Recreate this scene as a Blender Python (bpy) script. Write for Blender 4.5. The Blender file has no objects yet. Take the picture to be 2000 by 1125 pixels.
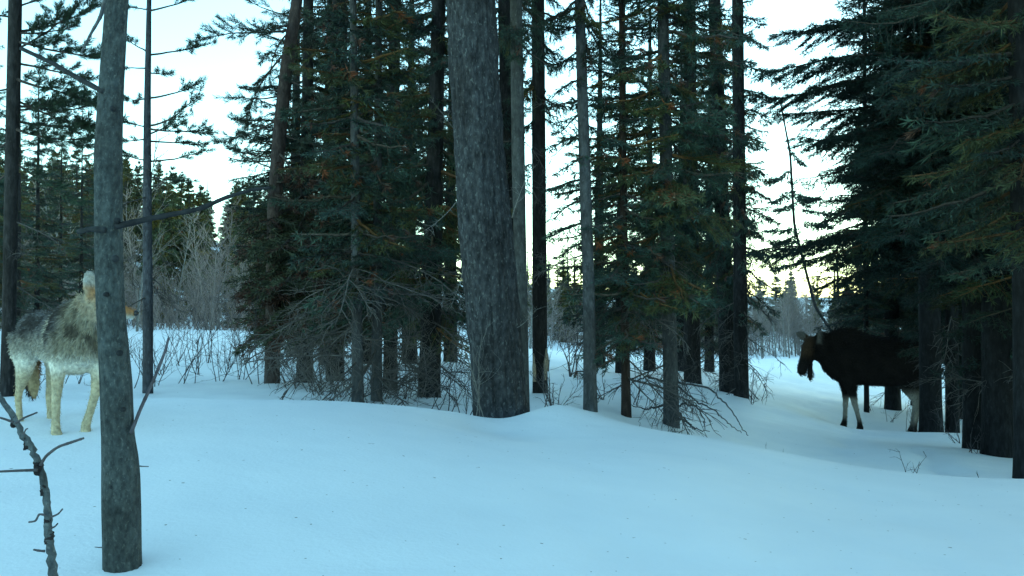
import bpy, math, random
import numpy as np
from mathutils import Vector, Matrix, noise as mnoise

# ------------------------------------------------------------------ camera
CZ = 1.2                       # camera height (origin of the heights below)
F = 1920.0                     # focal length in photograph pixels (2000 wide)
Y0 = 600.0                     # eye level in the photograph
scene = bpy.context.scene
cam_d = bpy.data.cameras.new('camera')
cam_d.lens = 36.0 * F / 2000.0
cam_d.sensor_width = 36.0
cam_d.clip_start = 0.05
cam_d.clip_end = 3000.0
cam = bpy.data.objects.new('camera', cam_d)
scene.collection.objects.link(cam)
cam.location = (0, 0, CZ)
cam.rotation_euler = (math.radians(90) + math.atan((Y0 - 562.5) / F), 0, 0)
scene.camera = cam

# ------------------------------------------------------------------ light
SUN_EL, SUN_AZ = 9.0, 42.0     # degrees; azimuth measured from +Y towards +X
world = bpy.data.worlds.new('World')
scene.world = world
world.use_nodes = True
wn = world.node_tree
wn.nodes.clear()
sky = wn.nodes.new('ShaderNodeTexSky')
sky.sky_type = 'NISHITA'
sky.sun_disc = False
sky.sun_elevation = math.radians(SUN_EL)
sky.sun_rotation = math.radians(SUN_AZ)
sky.altitude = 1800
sky.air_density = 1.0
sky.dust_density = 0.7
sky.ozone_density = 1.0
tint = wn.nodes.new('ShaderNodeMix')
tint.data_type = 'RGBA'
tint.blend_type = 'MULTIPLY'
tint.inputs[0].default_value = 1.0
tint.inputs[7].default_value = (0.75, 1.0, 0.86, 1)     # the camera's cold teal balance
bg = wn.nodes.new('ShaderNodeBackground')
bg.inputs['Strength'].default_value = 0.15
wo = wn.nodes.new('ShaderNodeOutputWorld')
wn.links.new(sky.outputs[0], tint.inputs[6])
wn.links.new(tint.outputs[2], bg.inputs['Color'])
wn.links.new(bg.outputs[0], wo.inputs['Surface'])
sun_d = bpy.data.lights.new('sun', 'SUN')
sun_d.energy = 0.04
sun_d.angle = math.radians(12)
sun_d.color = (1.0, 0.86, 0.7)
sun = bpy.data.objects.new('sun', sun_d)
scene.collection.objects.link(sun)
_el, _az = math.radians(SUN_EL), math.radians(SUN_AZ)
_sd = Vector((math.sin(_az) * math.cos(_el), math.cos(_az) * math.cos(_el), math.sin(_el)))
sun.rotation_euler = _sd.to_track_quat('Z', 'Y').to_euler()
sun.location = (0, 0, 20)

scene.view_settings.view_transform = 'Standard'
scene.view_settings.look = 'None'
scene.view_settings.gamma = 1.0
scene.view_settings.use_curve_mapping = False
scene.view_settings.exposure = 2.32
scene.render.engine = 'CYCLES'
scene.cycles.max_bounces = 4
scene.cycles.diffuse_bounces = 2
scene.cycles.glossy_bounces = 2
scene.cycles.transmission_bounces = 1
scene.cycles.caustics_reflective = False
scene.cycles.caustics_refractive = False
scene.cycles.use_denoising = True
scene.cycles.use_adaptive_sampling = True
scene.cycles.adaptive_threshold = 0.02

# ------------------------------------------------------------------ helpers
COL = scene.collection


def W(u, y, d):
    """photograph pixel + distance -> place"""
    return Vector(((u - 1000.0) / F * d, d, CZ + (Y0 - y) / F * d))


def tag(o, label=None, cat=None, group=None, kind=None):
    if label: o['label'] = label
    if cat: o['category'] = cat
    if group: o['group'] = group
    if kind: o['kind'] = kind
    return o


def empty(name, loc, label, cat, group=None):
    o = bpy.data.objects.new(name, None)
    o.empty_display_size = 0.2
    o.location = loc
    COL.objects.link(o)
    return tag(o, label, cat, group)


def link(name, me, parent=None, loc=None):
    o = bpy.data.objects.new(name, me)
    COL.objects.link(o)
    if parent is not None: o.parent = parent
    if loc is not None: o.location = loc
    return o


def build_mesh(name, V, faces, mats, midx=None, smooth=True, col=None):
    """faces: int array (n,3) or (n,4), or a list of such arrays"""
    me = bpy.data.meshes.new(name)
    V = np.asarray(V, dtype=np.float32)
    fl = faces if isinstance(faces, list) else [faces]
    fl = [np.asarray(f, dtype=np.int32) for f in fl if len(f)]
    loops = np.concatenate([f.ravel() for f in fl])
    tot = np.concatenate([np.full(len(f), f.shape[1], dtype=np.int32) for f in fl])
    start = np.concatenate([[0], np.cumsum(tot)[:-1]]).astype(np.int32)
    me.vertices.add(len(V)); me.vertices.foreach_set('co', V.ravel())
    me.loops.add(len(loops)); me.loops.foreach_set('vertex_index', loops)
    me.polygons.add(len(tot)); me.polygons.foreach_set('loop_start', start)
    me.polygons.foreach_set('loop_total', tot)
    if midx is not None:
        me.polygons.foreach_set('material_index', np.asarray(midx, dtype=np.int32))
    me.polygons.foreach_set('use_smooth', np.full(len(tot), smooth, dtype=bool))
    for m in (mats if isinstance(mats, (list, tuple)) else [mats]):
        me.materials.append(m)
    if col is not None:
        a = me.attributes.new('Col', 'FLOAT_COLOR', 'POINT')
        c = np.ones((len(V), 4), dtype=np.float32); c[:, :3] = col
        a.data.foreach_set('color', c.ravel())
    me.update(calc_edges=True)
    me.validate()
    return me


class Geo:
    """collects triangles / quads of one mesh"""
    def __init__(s):
        s.V, s.T, s.Q, s.n, s.mt, s.mq, s.C = [], [], [], 0, [], [], []

    def add(s, V, T=None, Q=None, m=0, c=(1, 1, 1)):
        V = np.asarray(V, dtype=np.float32)
        if T is not None and len(T):
            s.T.append(np.asarray(T) + s.n); s.mt.append(np.full(len(T), m))
        if Q is not None and len(Q):
            s.Q.append(np.asarray(Q) + s.n); s.mq.append(np.full(len(Q), m))
        s.V.append(V); s.n += len(V)
        cc = np.asarray(c, dtype=np.float32)
        s.C.append(np.broadcast_to(cc, (len(V), 3)))

    def add_geo(s, g, M=None, c=None):
        V, T, Q, mt, mq, C = g.arrays()
        if M is not None:
            M = np.asarray(M)
            V = V @ M[:3, :3].T + M[:3, 3]
        if c is not None: C = C * np.asarray(c)
        if len(T): s.T.append(T + s.n); s.mt.append(mt)
        if len(Q): s.Q.append(Q + s.n); s.mq.append(mq)
        s.V.append(V); s.C.append(C); s.n += len(V)

    def arrays(s):
        e = np.zeros((0, 3), dtype=np.int32)
        if not hasattr(s, '_a') or s._a[0] != s.n:
            s._a = (s.n, (np.concatenate(s.V) if s.V else np.zeros((0, 3))),
                    np.concatenate(s.T) if s.T else e,
                    np.concatenate(s.Q) if s.Q else np.zeros((0, 4), dtype=np.int32),
                    np.concatenate(s.mt) if s.mt else np.zeros(0, dtype=np.int32),
                    np.concatenate(s.mq) if s.mq else np.zeros(0, dtype=np.int32),
                    np.concatenate(s.C) if s.C else np.zeros((0, 3)))
        return s._a[1:]

    def mesh(s, name, mats, smooth=True):
        V, T, Q, mt, mq, C = s.arrays()
        return build_mesh(name, V, [T, Q], mats, np.concatenate([mt, mq]), smooth, C)


def tube(g, P, R, n=4, m=0, c=(1, 1, 1), cap=False):
    """tapered tube along polyline P"""
    P = np.asarray(P, dtype=float); k = len(P)
    R = np.broadcast_to(np.asarray(R, dtype=float), (k,))
    t = np.gradient(P, axis=0)
    t /= np.linalg.norm(t, axis=1)[:, None] + 1e-9
    ref = np.array([0.31, 0.22, 0.92]) if abs(t[0, 2]) < 0.85 else np.array([0.95, 0.2, 0.1])
    a = np.cross(t, ref); a /= np.linalg.norm(a, axis=1)[:, None] + 1e-9
    b = np.cross(t, a)
    th = np.arange(n) * 2 * math.pi / n
    V = (P[:, None, :] + R[:, None, None] * (np.cos(th)[None, :, None] * a[:, None, :]
                                             + np.sin(th)[None, :, None] * b[:, None, :])).reshape(-1, 3)
    i = np.arange(k - 1)[:, None] * n
    j = np.arange(n)[None, :]; j2 = (j + 1) % n
    Q = np.stack([i + j, i + j2, i + n + j2, i + n + j], axis=-1).reshape(-1, 4)
    if cap:
        T = [[0, q + 1, q] for q in range(1, n - 1)] + [[(k - 1) * n, (k - 1) * n + q, (k - 1) * n + q + 1] for q in range(1, n - 1)]
        g.add(V, T, Q, m, c)
    else:
        g.add(V, None, Q, m, c)


def blades(g, p, d, ln, w, rng, m=0, c=(1, 1, 1)):
    """thin needle triangles"""
    n = len(p)
    if n == 0: return
    d = d / (np.linalg.norm(d, axis=1)[:, None] + 1e-9)
    s = np.cross(d, rng.normal(size=(n, 3)))
    s /= np.linalg.norm(s, axis=1)[:, None] + 1e-9
    w = np.broadcast_to(w, (n,))[:, None]; ln = np.broadcast_to(ln, (n,))[:, None]
    mid = p + d * ln * 0.45
    V = np.stack([p, mid + s * w / 2, p + d * ln, mid - s * w / 2], axis=1).reshape(-1, 3)
    b = np.arange(n)[:, None] * 4
    T = np.concatenate([b + np.array([0, 1, 2]), b + np.array([0, 2, 3])])
    cc = np.asarray(c, dtype=np.float32)
    if cc.ndim == 2: cc = np.repeat(cc, 4, axis=0)
    g.add(V, T, None, m, cc)


# ------------------------------------------------------------------ materials
def new_mat(name):
    m = bpy.data.materials.new(name); m.use_nodes = True
    nt = m.node_tree
    b = nt.nodes['Principled BSDF']
    return m, nt, b


def N(nt, t, **kw):
    n = nt.nodes.new(t)
    for k, v in kw.items(): setattr(n, k, v)
    return n


def ramp(nt, fac, stops, interp='LINEAR'):
    r = N(nt, 'ShaderNodeValToRGB')
    r.color_ramp.interpolation = interp
    e = r.color_ramp.elements
    while len(e) > 1: e.remove(e[-1])
    e[0].position = stops[0][0]; e[0].color = (*stops[0][1], 1)
    for p, c in stops[1:]:
        x = e.new(p); x.color = (*c, 1)
    nt.links.new(fac, r.inputs[0])
    return r


def mat_snow():
    m, nt, b = new_mat('snow')
    tc = N(nt, 'ShaderNodeTexCoord')
    n1 = N(nt, 'ShaderNodeTexNoise'); n1.inputs['Scale'].default_value = 2.2; n1.inputs['Detail'].default_value = 6
    n2 = N(nt, 'ShaderNodeTexNoise'); n2.inputs['Scale'].default_value = 60; n2.inputs['Detail'].default_value = 3
    nt.links.new(tc.outputs['Object'], n1.inputs['Vector']); nt.links.new(tc.outputs['Object'], n2.inputs['Vector'])
    r = ramp(nt, n1.outputs['Fac'], [(0.3, (0.80, 0.83, 0.86)), (0.7, (0.86, 0.88, 0.90))])
    # a little needle litter
    n3 = N(nt, 'ShaderNodeTexNoise'); n3.inputs['Scale'].default_value = 38; n3.inputs['Detail'].default_value = 1
    nt.links.new(tc.outputs['Object'], n3.inputs['Vector'])
    r3 = ramp(nt, n3.outputs['Fac'], [(0.77, (0, 0, 0)), (0.80, (1, 1, 1))])
    mx = N(nt, 'ShaderNodeMix', data_type='RGBA')
    mx.inputs[7].default_value = (0.25, 0.24, 0.22, 1)
    nt.links.new(r3.outputs[0], mx.inputs[0]); nt.links.new(r.outputs[0], mx.inputs[6])
    nt.links.new(mx.outputs[2], b.inputs['Base Color'])
    b.inputs['Roughness'].default_value = 0.62
    b.inputs['Specular IOR Level'].default_value = 0.25
    ad = N(nt, 'ShaderNodeMath', operation='MULTIPLY_ADD'); ad.inputs[1].default_value = 0.12
    nt.links.new(n2.outputs['Fac'], ad.inputs[0]); nt.links.new(n1.outputs['Fac'], ad.inputs[2])
    bp = N(nt, 'ShaderNodeBump'); bp.inputs['Strength'].default_value = 0.35; bp.inputs['Distance'].default_value = 0.05
    nt.links.new(ad.outputs[0], bp.inputs['Height']); nt.links.new(bp.outputs[0], b.inputs['Normal'])
    return m


def mat_bark(name, dark, mid, light, fleck=0.5, scale=1.0, stretch=0.25, bump=0.6, lichen=None):
    m, nt, b = new_mat(name)
    tc = N(nt, 'ShaderNodeTexCoord')
    mp = N(nt, 'ShaderNodeMapping'); mp.inputs['Scale'].default_value = (scale, scale, scale * stretch)
    nt.links.new(tc.outputs['Object'], mp.inputs['Vector'])
    n1 = N(nt, 'ShaderNodeTexNoise'); n1.inputs['Scale'].default_value = 22; n1.inputs['Detail'].default_value = 8; n1.inputs['Roughness'].default_value = 0.65
    v1 = N(nt, 'ShaderNodeTexVoronoi'); v1.inputs['Scale'].default_value = 34; v1.feature = 'F1'
    n2 = N(nt, 'ShaderNodeTexNoise'); n2.inputs['Scale'].default_value = 3.0; n2.inputs['Detail'].default_value = 4
    for x in (n1, v1, n2): nt.links.new(mp.outputs[0], x.inputs['Vector'])
    r1 = ramp(nt, n1.outputs['Fac'], [(0.28, dark), (0.5, mid), (0.72, light)])
    # pale flakes
    n4 = N(nt, 'ShaderNodeTexNoise'); n4.inputs['Scale'].default_value = 48; n4.inputs['Detail'].default_value = 2
    nt.links.new(mp.outputs[0], n4.inputs['Vector'])
    r2 = ramp(nt, n4.outputs['Fac'], [(0.60, (0, 0, 0)), (0.70, (1, 1, 1))])
    lc = lichen or tuple(min(1, x * 1.9) for x in light)
    mx = N(nt, 'ShaderNodeMix', data_type='RGBA'); mx.inputs[7].default_value = (*lc, 1)
    mu = N(nt, 'ShaderNodeMath', operation='MULTIPLY'); mu.inputs[1].default_value = fleck
    nt.links.new(r2.outputs[0], mu.inputs[0]); nt.links.new(mu.outputs[0], mx.inputs[0])
    nt.links.new(r1.outputs[0], mx.inputs[6])
    # broad dark stains
    r3 = ramp(nt, n2.outputs['Fac'], [(0.35, (0.55, 0.52, 0.5)), (0.6, (1, 1, 1))])
    m2 = N(nt, 'ShaderNodeMix', data_type='RGBA', blend_type='MULTIPLY'); m2.inputs[0].default_value = 0.8
    nt.links.new(mx.outputs[2], m2.inputs[6]); nt.links.new(r3.outputs[0], m2.inputs[7])
    at = N(nt, 'ShaderNodeAttribute'); at.attribute_name = 'Col'
    m3 = N(nt, 'ShaderNodeMix', data_type='RGBA', blend_type='MULTIPLY'); m3.inputs[0].default_value = 1
    nt.links.new(m2.outputs[2], m3.inputs[6]); nt.links.new(at.outputs['Color'], m3.inputs[7])
    nt.links.new(m3.outputs[2], b.inputs['Base Color'])
    b.inputs['Roughness'].default_value = 0.9
    b.inputs['Specular IOR Level'].default_value = 0.15
    hs = N(nt, 'ShaderNodeMath', operation='MULTIPLY_ADD'); hs.inputs[1].default_value = 0.5
    nt.links.new(v1.outputs['Distance'], hs.inputs[0]); nt.links.new(n1.outputs['Fac'], hs.inputs[2])
    bp = N(nt, 'ShaderNodeBump'); bp.inputs['Strength'].default_value = bump; bp.inputs['Distance'].default_value = 0.02
    nt.links.new(hs.outputs[0], bp.inputs['Height']); nt.links.new(bp.outputs[0], b.inputs['Normal'])
    return m


def mat_attr(name, rough=0.85, spec=0.15, vary=0.0, noise_scale=0, bump=0.0, trans=0.0):
    """base colour from the mesh's own colour attribute, with object-to-object variation"""
    m, nt, b = new_mat(name)
    at = N(nt, 'ShaderNodeAttribute'); at.attribute_name = 'Col'
    out = at.outputs['Color']
    if vary:
        oi = N(nt, 'ShaderNodeObjectInfo')
        h = N(nt, 'ShaderNodeHueSaturation')
        mr = N(nt, 'ShaderNodeMapRange'); mr.inputs[3].default_value = 1 - vary; mr.inputs[4].default_value = 1 + vary
        nt.links.new(oi.outputs['Random'], mr.inputs[0]); nt.links.new(mr.outputs[0], h.inputs['Value'])
        nt.links.new(out, h.inputs['Color']); out = h.outputs[0]
    if noise_scale:
        tc = N(nt, 'ShaderNodeTexCoord')
        n1 = N(nt, 'ShaderNodeTexNoise'); n1.inputs['Scale'].default_value = noise_scale; n1.inputs['Detail'].default_value = 4
        nt.links.new(tc.outputs['Object'], n1.inputs['Vector'])
        r = ramp(nt, n1.outputs['Fac'], [(0.3, (0.6, 0.6, 0.6)), (0.7, (1.25, 1.25, 1.25))])
        mx = N(nt, 'ShaderNodeMix', data_type='RGBA', blend_type='MULTIPLY'); mx.inputs[0].default_value = 1
        nt.links.new(out, mx.inputs[6]); nt.links.new(r.outputs[0], mx.inputs[7]); out = mx.outputs[2]
        if bump:
            bp = N(nt, 'ShaderNodeBump'); bp.inputs['Strength'].default_value = bump; bp.inputs['Distance'].default_value = 0.01
            nt.links.new(n1.outputs['Fac'], bp.inputs['Height']); nt.links.new(bp.outputs[0], b.inputs['Normal'])
    nt.links.new(out, b.inputs['Base Color'])
    b.inputs['Roughness'].default_value = rough
    b.inputs['Specular IOR Level'].default_value = spec
    return m


M_SNOW = mat_snow()
M_BIG = mat_bark('old_spruce_bark', (0.010, 0.011, 0.013), (0.038, 0.041, 0.047), (0.085, 0.09, 0.10), 0.45, 1.25, 0.5, 1.0, (0.18, 0.195, 0.20))
M_GREY = mat_bark('grey_bark', (0.028, 0.03, 0.034), (0.066, 0.07, 0.076), (0.105, 0.11, 0.118), 0.35, 1.2, 0.45, 0.6)
M_DARK = mat_bark('dark_bark', (0.009, 0.009, 0.010), (0.024, 0.024, 0.026), (0.046, 0.046, 0.05), 0.25, 1.0, 0.35, 0.7)
M_RED = mat_bark('pine_bark', (0.02, 0.015, 0.014), (0.055, 0.042, 0.04), (0.10, 0.08, 0.075), 0.25, 1.0, 0.4, 0.7)
M_NEAR = mat_bark('smooth_fir_bark', (0.022, 0.027, 0.03), (0.058, 0.070, 0.074), (0.10, 0.118, 0.12), 0.4, 3.0, 0.6, 0.6, (0.19, 0.21, 0.20))
M_TWIG = mat_attr('twig_bark', 0.9, 0.1, 0.25, 40)
M_NEEDLE = mat_attr('needles', 0.7, 0.25, 0.2)
M_ASPEN = mat_bark('aspen_bark', (0.06, 0.06, 0.06), (0.20, 0.205, 0.20), (0.30, 0.31, 0.30), 0.1, 1.0, 1.6, 0.2)
M_FUR = mat_attr('fur', 0.85, 0.12)
M_HIDE = mat_attr('hide', 0.85, 0.1, 0, 60, 0.4)
m, nt, b = new_mat('wet_dark'); b.inputs['Base Color'].default_value = (0.01, 0.01, 0.011, 1); b.inputs['Roughness'].default_value = 0.25
M_EYE = m

# ------------------------------------------------------------------ ground
# (photo u, distance, height relative to the eye)
def zz(y, d): return -(y - Y0) / F * d


GP = []
for u, z in ((-900, -.70), (0, -.72), (300, -.725), (600, -.735), (1000, -.76), (1500, -.82), (2000, -.87), (2900, -.9)): GP.append((u, 2.7, z))
for u, z in ((-1500, -.78), (0, -.82), (1000, -.84), (2000, -.88), (3500, -.9)): GP.append((u, 1.0, z))
for u, z in ((-500, -.54), (0, -.552), (150, -.552), (300, -.56), (700, -.60), (1000, -.68), (1300, -.74), (1600, -.87), (2000, -.93), (2500, -.95)): GP.append((u, 4.5, z))
GP.append((30, 5.0, zz(806, 5.0)))
for u, y, d in ((-400, 780, 6), (0, 783, 6), (170, 782, 6), (330, 778, 6), (520, 780, 6.1), (700, 785, 6.2), (820, 795, 6.6), (900, 806, 6.9), (962, 820, 7.1),
                (1030, 806, 7.1), (1090, 790, 7.2), (1160, 806, 7.2), (1250, 832, 7.1), (1400, 857, 7), (1600, 897, 6.5), (1750, 920, 6.3), (1850, 928, 6.1), (2000, 933, 6), (2400, 930, 6)): GP.append((u, d, zz(y, d)))
for u, y, d in ((-400, 800, 8), (20, 806, 7.8), (170, 806, 7.8), (330, 806, 7.8), (520, 808, 7.8), (700, 806, 7.8), (700, 787, 9.1), (820, 815, 8), (850, 802, 9), (976, 832, 8.0), (905, 832, 6.0), (962, 846, 6.1), (1020, 846, 6.1), (1300, 858, 8.2), (1450, 884, 8.3), (1600, 912, 8), (1750, 940, 7.8), (1850, 950, 7.4), (2000, 945, 7.0), (1152, 800, 9), (1250, 835, 9), (1311, 832, 9.5),
                (1400, 856, 9.5), (1600, 886, 10), (1750, 889, 10), (1800, 885, 10.5), (1900, 887, 11), (1990, 930, 8), (2300, 930, 9),
                (18, 768, 10), (290, 766, 10), (560, 752, 12), (330, 742, 13), (800, 766, 12), (1050, 768, 11), (1200, 766, 13), (1120, 722, 20),
                (1352, 750, 18), (1420, 766, 17), (1446, 776, 16), (1550, 824, 14), (1545, 790, 18), (1658, 840, 17.8), (1757, 847, 17.3), (1815, 846, 15), (1870, 848, 14.5),
                (1690, 805, 20), (1500, 752, 25), (1600, 768, 25), (1750, 785, 25), (2000, 830, 18), (2300, 850, 18),
                (20, 690, 20), (450, 690, 20), (-500, 690, 20), (0, 648, 38), (300, 646, 38), (600, 652, 38), (1100, 692, 32), (1250, 700, 32),
                (1520, 712, 40), (1600, 707, 45), (2000, 720, 35), (2600, 720, 35),
                (-500, 560, 70), (0, 585, 70), (300, 605, 70), (600, 640, 70), (1000, 672, 70), (1520, 694, 70), (1600, 694, 70), (2000, 680, 70), (2600, 650, 70),
                (-900, 400, 130), (0, 430, 130), (350, 468, 130), (500, 495, 130), (700, 560, 130), (1000, 610, 130), (1540, 650, 130), (2000, 640, 130), (2800, 600, 130),
                (-1500, 400, 300), (0, 440, 300), (1000, 580, 300), (2000, 600, 300), (3500, 560, 300)): GP.append((u, d, zz(y, d)))


def dom(X, Y):
    d = np.maximum(Y, 0.3)
    return np.stack([X / (d + 1.0) * 1.3, np.log(d + 1.0)], axis=-1)


_g = np.array(GP)
_gx = (_g[:, 0] - 1000) / F * _g[:, 1]
_D = dom(_gx, _g[:, 1])
# smooth height scaled by distance so that the fit is even in angle
_val = _g[:, 2] / (_g[:, 1] + 1.0)


def _phi(r2): return 0.5 * r2 * np.log(r2 + 1e-12)


_n = len(_D)
_A = np.zeros((_n + 3, _n + 3))
_A[:_n, :_n] = _phi(((_D[:, None] - _D[None]) ** 2).sum(-1)) + np.eye(_n) * 2e-6
_A[:_n, _n] = 1; _A[:_n, _n + 1:] = _D; _A[_n, :_n] = 1; _A[_n + 1:, :_n] = _D.T
_w = np.linalg.solve(_A, np.concatenate([_val, np.zeros(3)]))


def ground_np(X, Y):
    X = np.asarray(X, dtype=float); Y = np.asarray(Y, dtype=float)
    sh = X.shape
    q = dom(np.clip(X, -400, 400), Y).reshape(-1, 2)
    q[:, 0] = np.clip(q[:, 0], -1.6, 1.6)
    out = np.empty(len(q))
    for i in range(0, len(q), 20000):
        s = q[i:i + 20000]
        out[i:i + 20000] = _phi(((s[:, None] - _D[None]) ** 2).sum(-1)) @ _w[:_n] + _w[_n] + s @ _w[_n + 1:]
    z = out.reshape(sh) * (np.maximum(Y, 0.3) + 1.0) + CZ
    # soft drifts
    a = np.clip((Y - 6.5) / 4.0, 0.15, 1)
    z = z + a * (0.030 * np.sin(X * 1.7 + 0.8 * np.sin(Y * 0.9)) * np.sin(Y * 1.3 + 1.1 * np.sin(X * 0.7))
                 + 0.012 * np.sin(X * 4.1 + 2 * np.sin(Y * 1.9)) * np.sin(Y * 3.7 + X))
    return z


def gz(x, y): return float(ground_np(np.array([x]), np.array([y]))[0])


def on_ground(u, d):
    x = (u - 1000) / F * d
    return Vector((x, d, gz(x, d)))


def make_ground():
    ys = np.concatenate([-np.geomspace(60, 0.5, 26), np.linspace(0, 0.25, 2), np.exp(np.linspace(math.log(0.5), math.log(420), 400))])
    aa = np.linspace(-1, 1, 300); aa = aa * 0.55 + aa ** 3 * 1.2
    Y = np.repeat(ys[:, None], len(aa), 1)
    X = aa[None, :] * (np.abs(Y) + 3.0) * 1.05
    Z = ground_np(X, Y)
    # tracks down the trail and around the animals
    rng = np.random.default_rng(4)
    tr = []
    for k in range(46):
        d = 10 + k * 0.75 + rng.uniform(-.2, .2)
        uu = 1660 - (d - 10) * 5.2 + rng.normal() * 26
        tr.append(((uu - 1000) / F * d, d, 0.16, 0.075))
    for k in range(10):
        d = 7.4 + k * 0.36
        uu = 1860 - k * 9 + rng.normal() * 22
        tr.append(((uu - 1000) / F * d, d, 0.14, 0.07))
    for k in range(6):
        tr.append((-2.0 - k * 0.17 + rng.normal() * .04, 4.55 + k * 0.2, 0.05, 0.02))
    for (x, y, r, dep) in tr:
        m_ = (np.abs(Y - y) < 0.8) & (np.abs(X - x) < 0.8)
        e = np.exp(-(((X - x) ** 2 + ((Y - y) * 0.7) ** 2) / r ** 2)[m_])
        rim = np.exp(-(((X - x) ** 2 + ((Y - y) * 0.7) ** 2) / (2.2 * r) ** 2)[m_])
        Z[m_] += -dep * 1.25 * e + dep * 0.25 * rim
    nx, ny = len(aa), len(ys)
    V = np.stack([X, Y, Z], -1).reshape(-1, 3)
    i = np.arange(ny - 1)[:, None] * nx; j = np.arange(nx - 1)[None, :]
    Q = np.stack([i + j, i + j + 1, i + nx + j + 1, i + nx + j], -1).reshape(-1, 4)
    o = link('snow_ground', build_mesh('snow_ground', V, Q, M_SNOW))
    tag(o, 'deep blue-white snow covering the forest floor and trail', kind='structure')


make_ground()


# ------------------------------------------------------------------ wood generators
def curve_pts(p0, d, L, n, bend, wob, rng):
    """a wandering line: starts at p0 towards d, pulled by bend"""
    p = np.array(p0, dtype=float); d = np.array(d, dtype=float); d /= np.linalg.norm(d)
    out = [p.copy()]
    for i in range(n):
        d = d + np.array(bend) / n + rng.normal(size=3) * wob
        d /= np.linalg.norm(d)
        p = p + d * L / n
        out.append(p.copy())
    return np.array(out)


def dead_branch_geo(rng, L=1.0, r=0.012, tone=(0.10, 0.095, 0.09), droop=-0.5, nt=11, sub=3, m=0):
    g = Geo()
    P = curve_pts((0, 0, 0), (1, 0, rng.uniform(-.25, .15)), L, 9, (0, rng.uniform(-.4, .4), droop), 0.05, rng)
    tube(g, P, np.linspace(r, r * 0.3, len(P)), 5, m, tone)
    for k in range(nt):
        t = rng.uniform(0.12, 0.97); i = t * (len(P) - 1); a = int(i); f = i - a
        p = P[a] * (1 - f) + P[min(a + 1, len(P) - 1)] * f
        dr = P[min(a + 1, len(P) - 1)] - P[max(a - 1, 0)]; dr /= np.linalg.norm(dr)
        sd = np.array([0, rng.choice([-1, 1]), rng.uniform(-.7, .5)])
        l = L * rng.uniform(0.18, 0.5) * (1.1 - 0.6 * t)
        q = curve_pts(p, dr * rng.uniform(.5, 1.1) + sd * .8, l, 5, (0.2, 0, droop * rng.uniform(-.3, 1.2)), 0.12, rng)
        tube(g, q, np.linspace(r * .5, r * .2, len(q)), 3, m, tone)
        for s in range(sub):
            b_ = q[rng.integers(1, len(q))]
            dd = q[-1] - q[0]; dd /= np.linalg.norm(dd)
            q2 = curve_pts(b_, dd + rng.normal(size=3) * .7, l * rng.uniform(.25, .6), 3, (0, 0, droop * .6), 0.15, rng)
            tube(g, q2, np.linspace(r * .28, r * .14, len(q2)), 3, m, tone)
    return g


def spruce_bough(rng, L, blade=(0.075, 0.011), dens=1.0, brown=0.0, wood=1, bow=0.0, more=1.0, green=(0.026, 0.050, 0.040)):
    """flat drooping bough along +x; material 0 = needles, 1 = wood"""
    g = Geo()
    n = 8
    x = np.linspace(0, 1, n)
    sag = rng.uniform(.10, .22)
    P = np.stack([x * L, rng.normal() * .05 * L * np.sin(x * 3), L * (-sag * x + sag * .85 * x ** 2) + bow * L * np.sin(x * math.pi * 1.3 + rng.uniform(-.3, .3)) + rng.normal(size=n) * .012 * L * (x > 0)], -1)
    tube(g, P, np.linspace(.008 + .010 * L, .004, n), 4, wood, (0.07, 0.06, 0.055))
    pp, dd, cc = [], [], []
    step = 0.075 / math.sqrt(dens)
    ts = np.arange(0.12, 1.0, step / L)
    for k, t in enumerate(ts):
        i = t * (n - 1); a = min(int(i), n - 2); f = i - a
        p = P[a] * (1 - f) + P[a + 1] * f
        for s in (-1, 1):
            l = L * (0.42 * (1 - t) ** 0.75 * min(1, t * 3.2) + 0.05) * rng.uniform(.65, 1.2)
            d = np.array([rng.uniform(.5, .95), s, rng.uniform(-.45, .05)])
            d /= np.linalg.norm(d)
            e = p + d * l + np.array([0, 0, -.12 * l])
            tube(g, [p, (p + e) / 2 + np.array([0, 0, .03 * l]), e], [.004, .003, .0015], 3, wood, (0.06, 0.05, 0.045))
            m_ = max(3, int(l / 0.028 * dens))
            tt = rng.uniform(0.05, 1.0, int(m_ * 6 * more))
            q = p + (e - p) * tt[:, None]
            dr = d * .75 + rng.normal(size=(len(q), 3)) * np.array([.5, .5, .42]) + np.array([0, 0, -.12])
            pp.append(q); dd.append(dr)
            base = np.array(green) * rng.uniform(.65, 1.45)
            if rng.random() < brown: base = np.array([0.075, 0.036, 0.026]) * rng.uniform(.6, 1.2)
            cc.append(np.repeat(base[None], len(q), 0) * rng.uniform(.75, 1.25, (len(q), 1)))
    pp = np.concatenate(pp); dd = np.concatenate(dd); cc = np.concatenate(cc)
    blades(g, pp, dd, blade[0] * rng.uniform(.6, 1.3, len(pp)), blade[1], rng, 0, cc)
    return g


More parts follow.
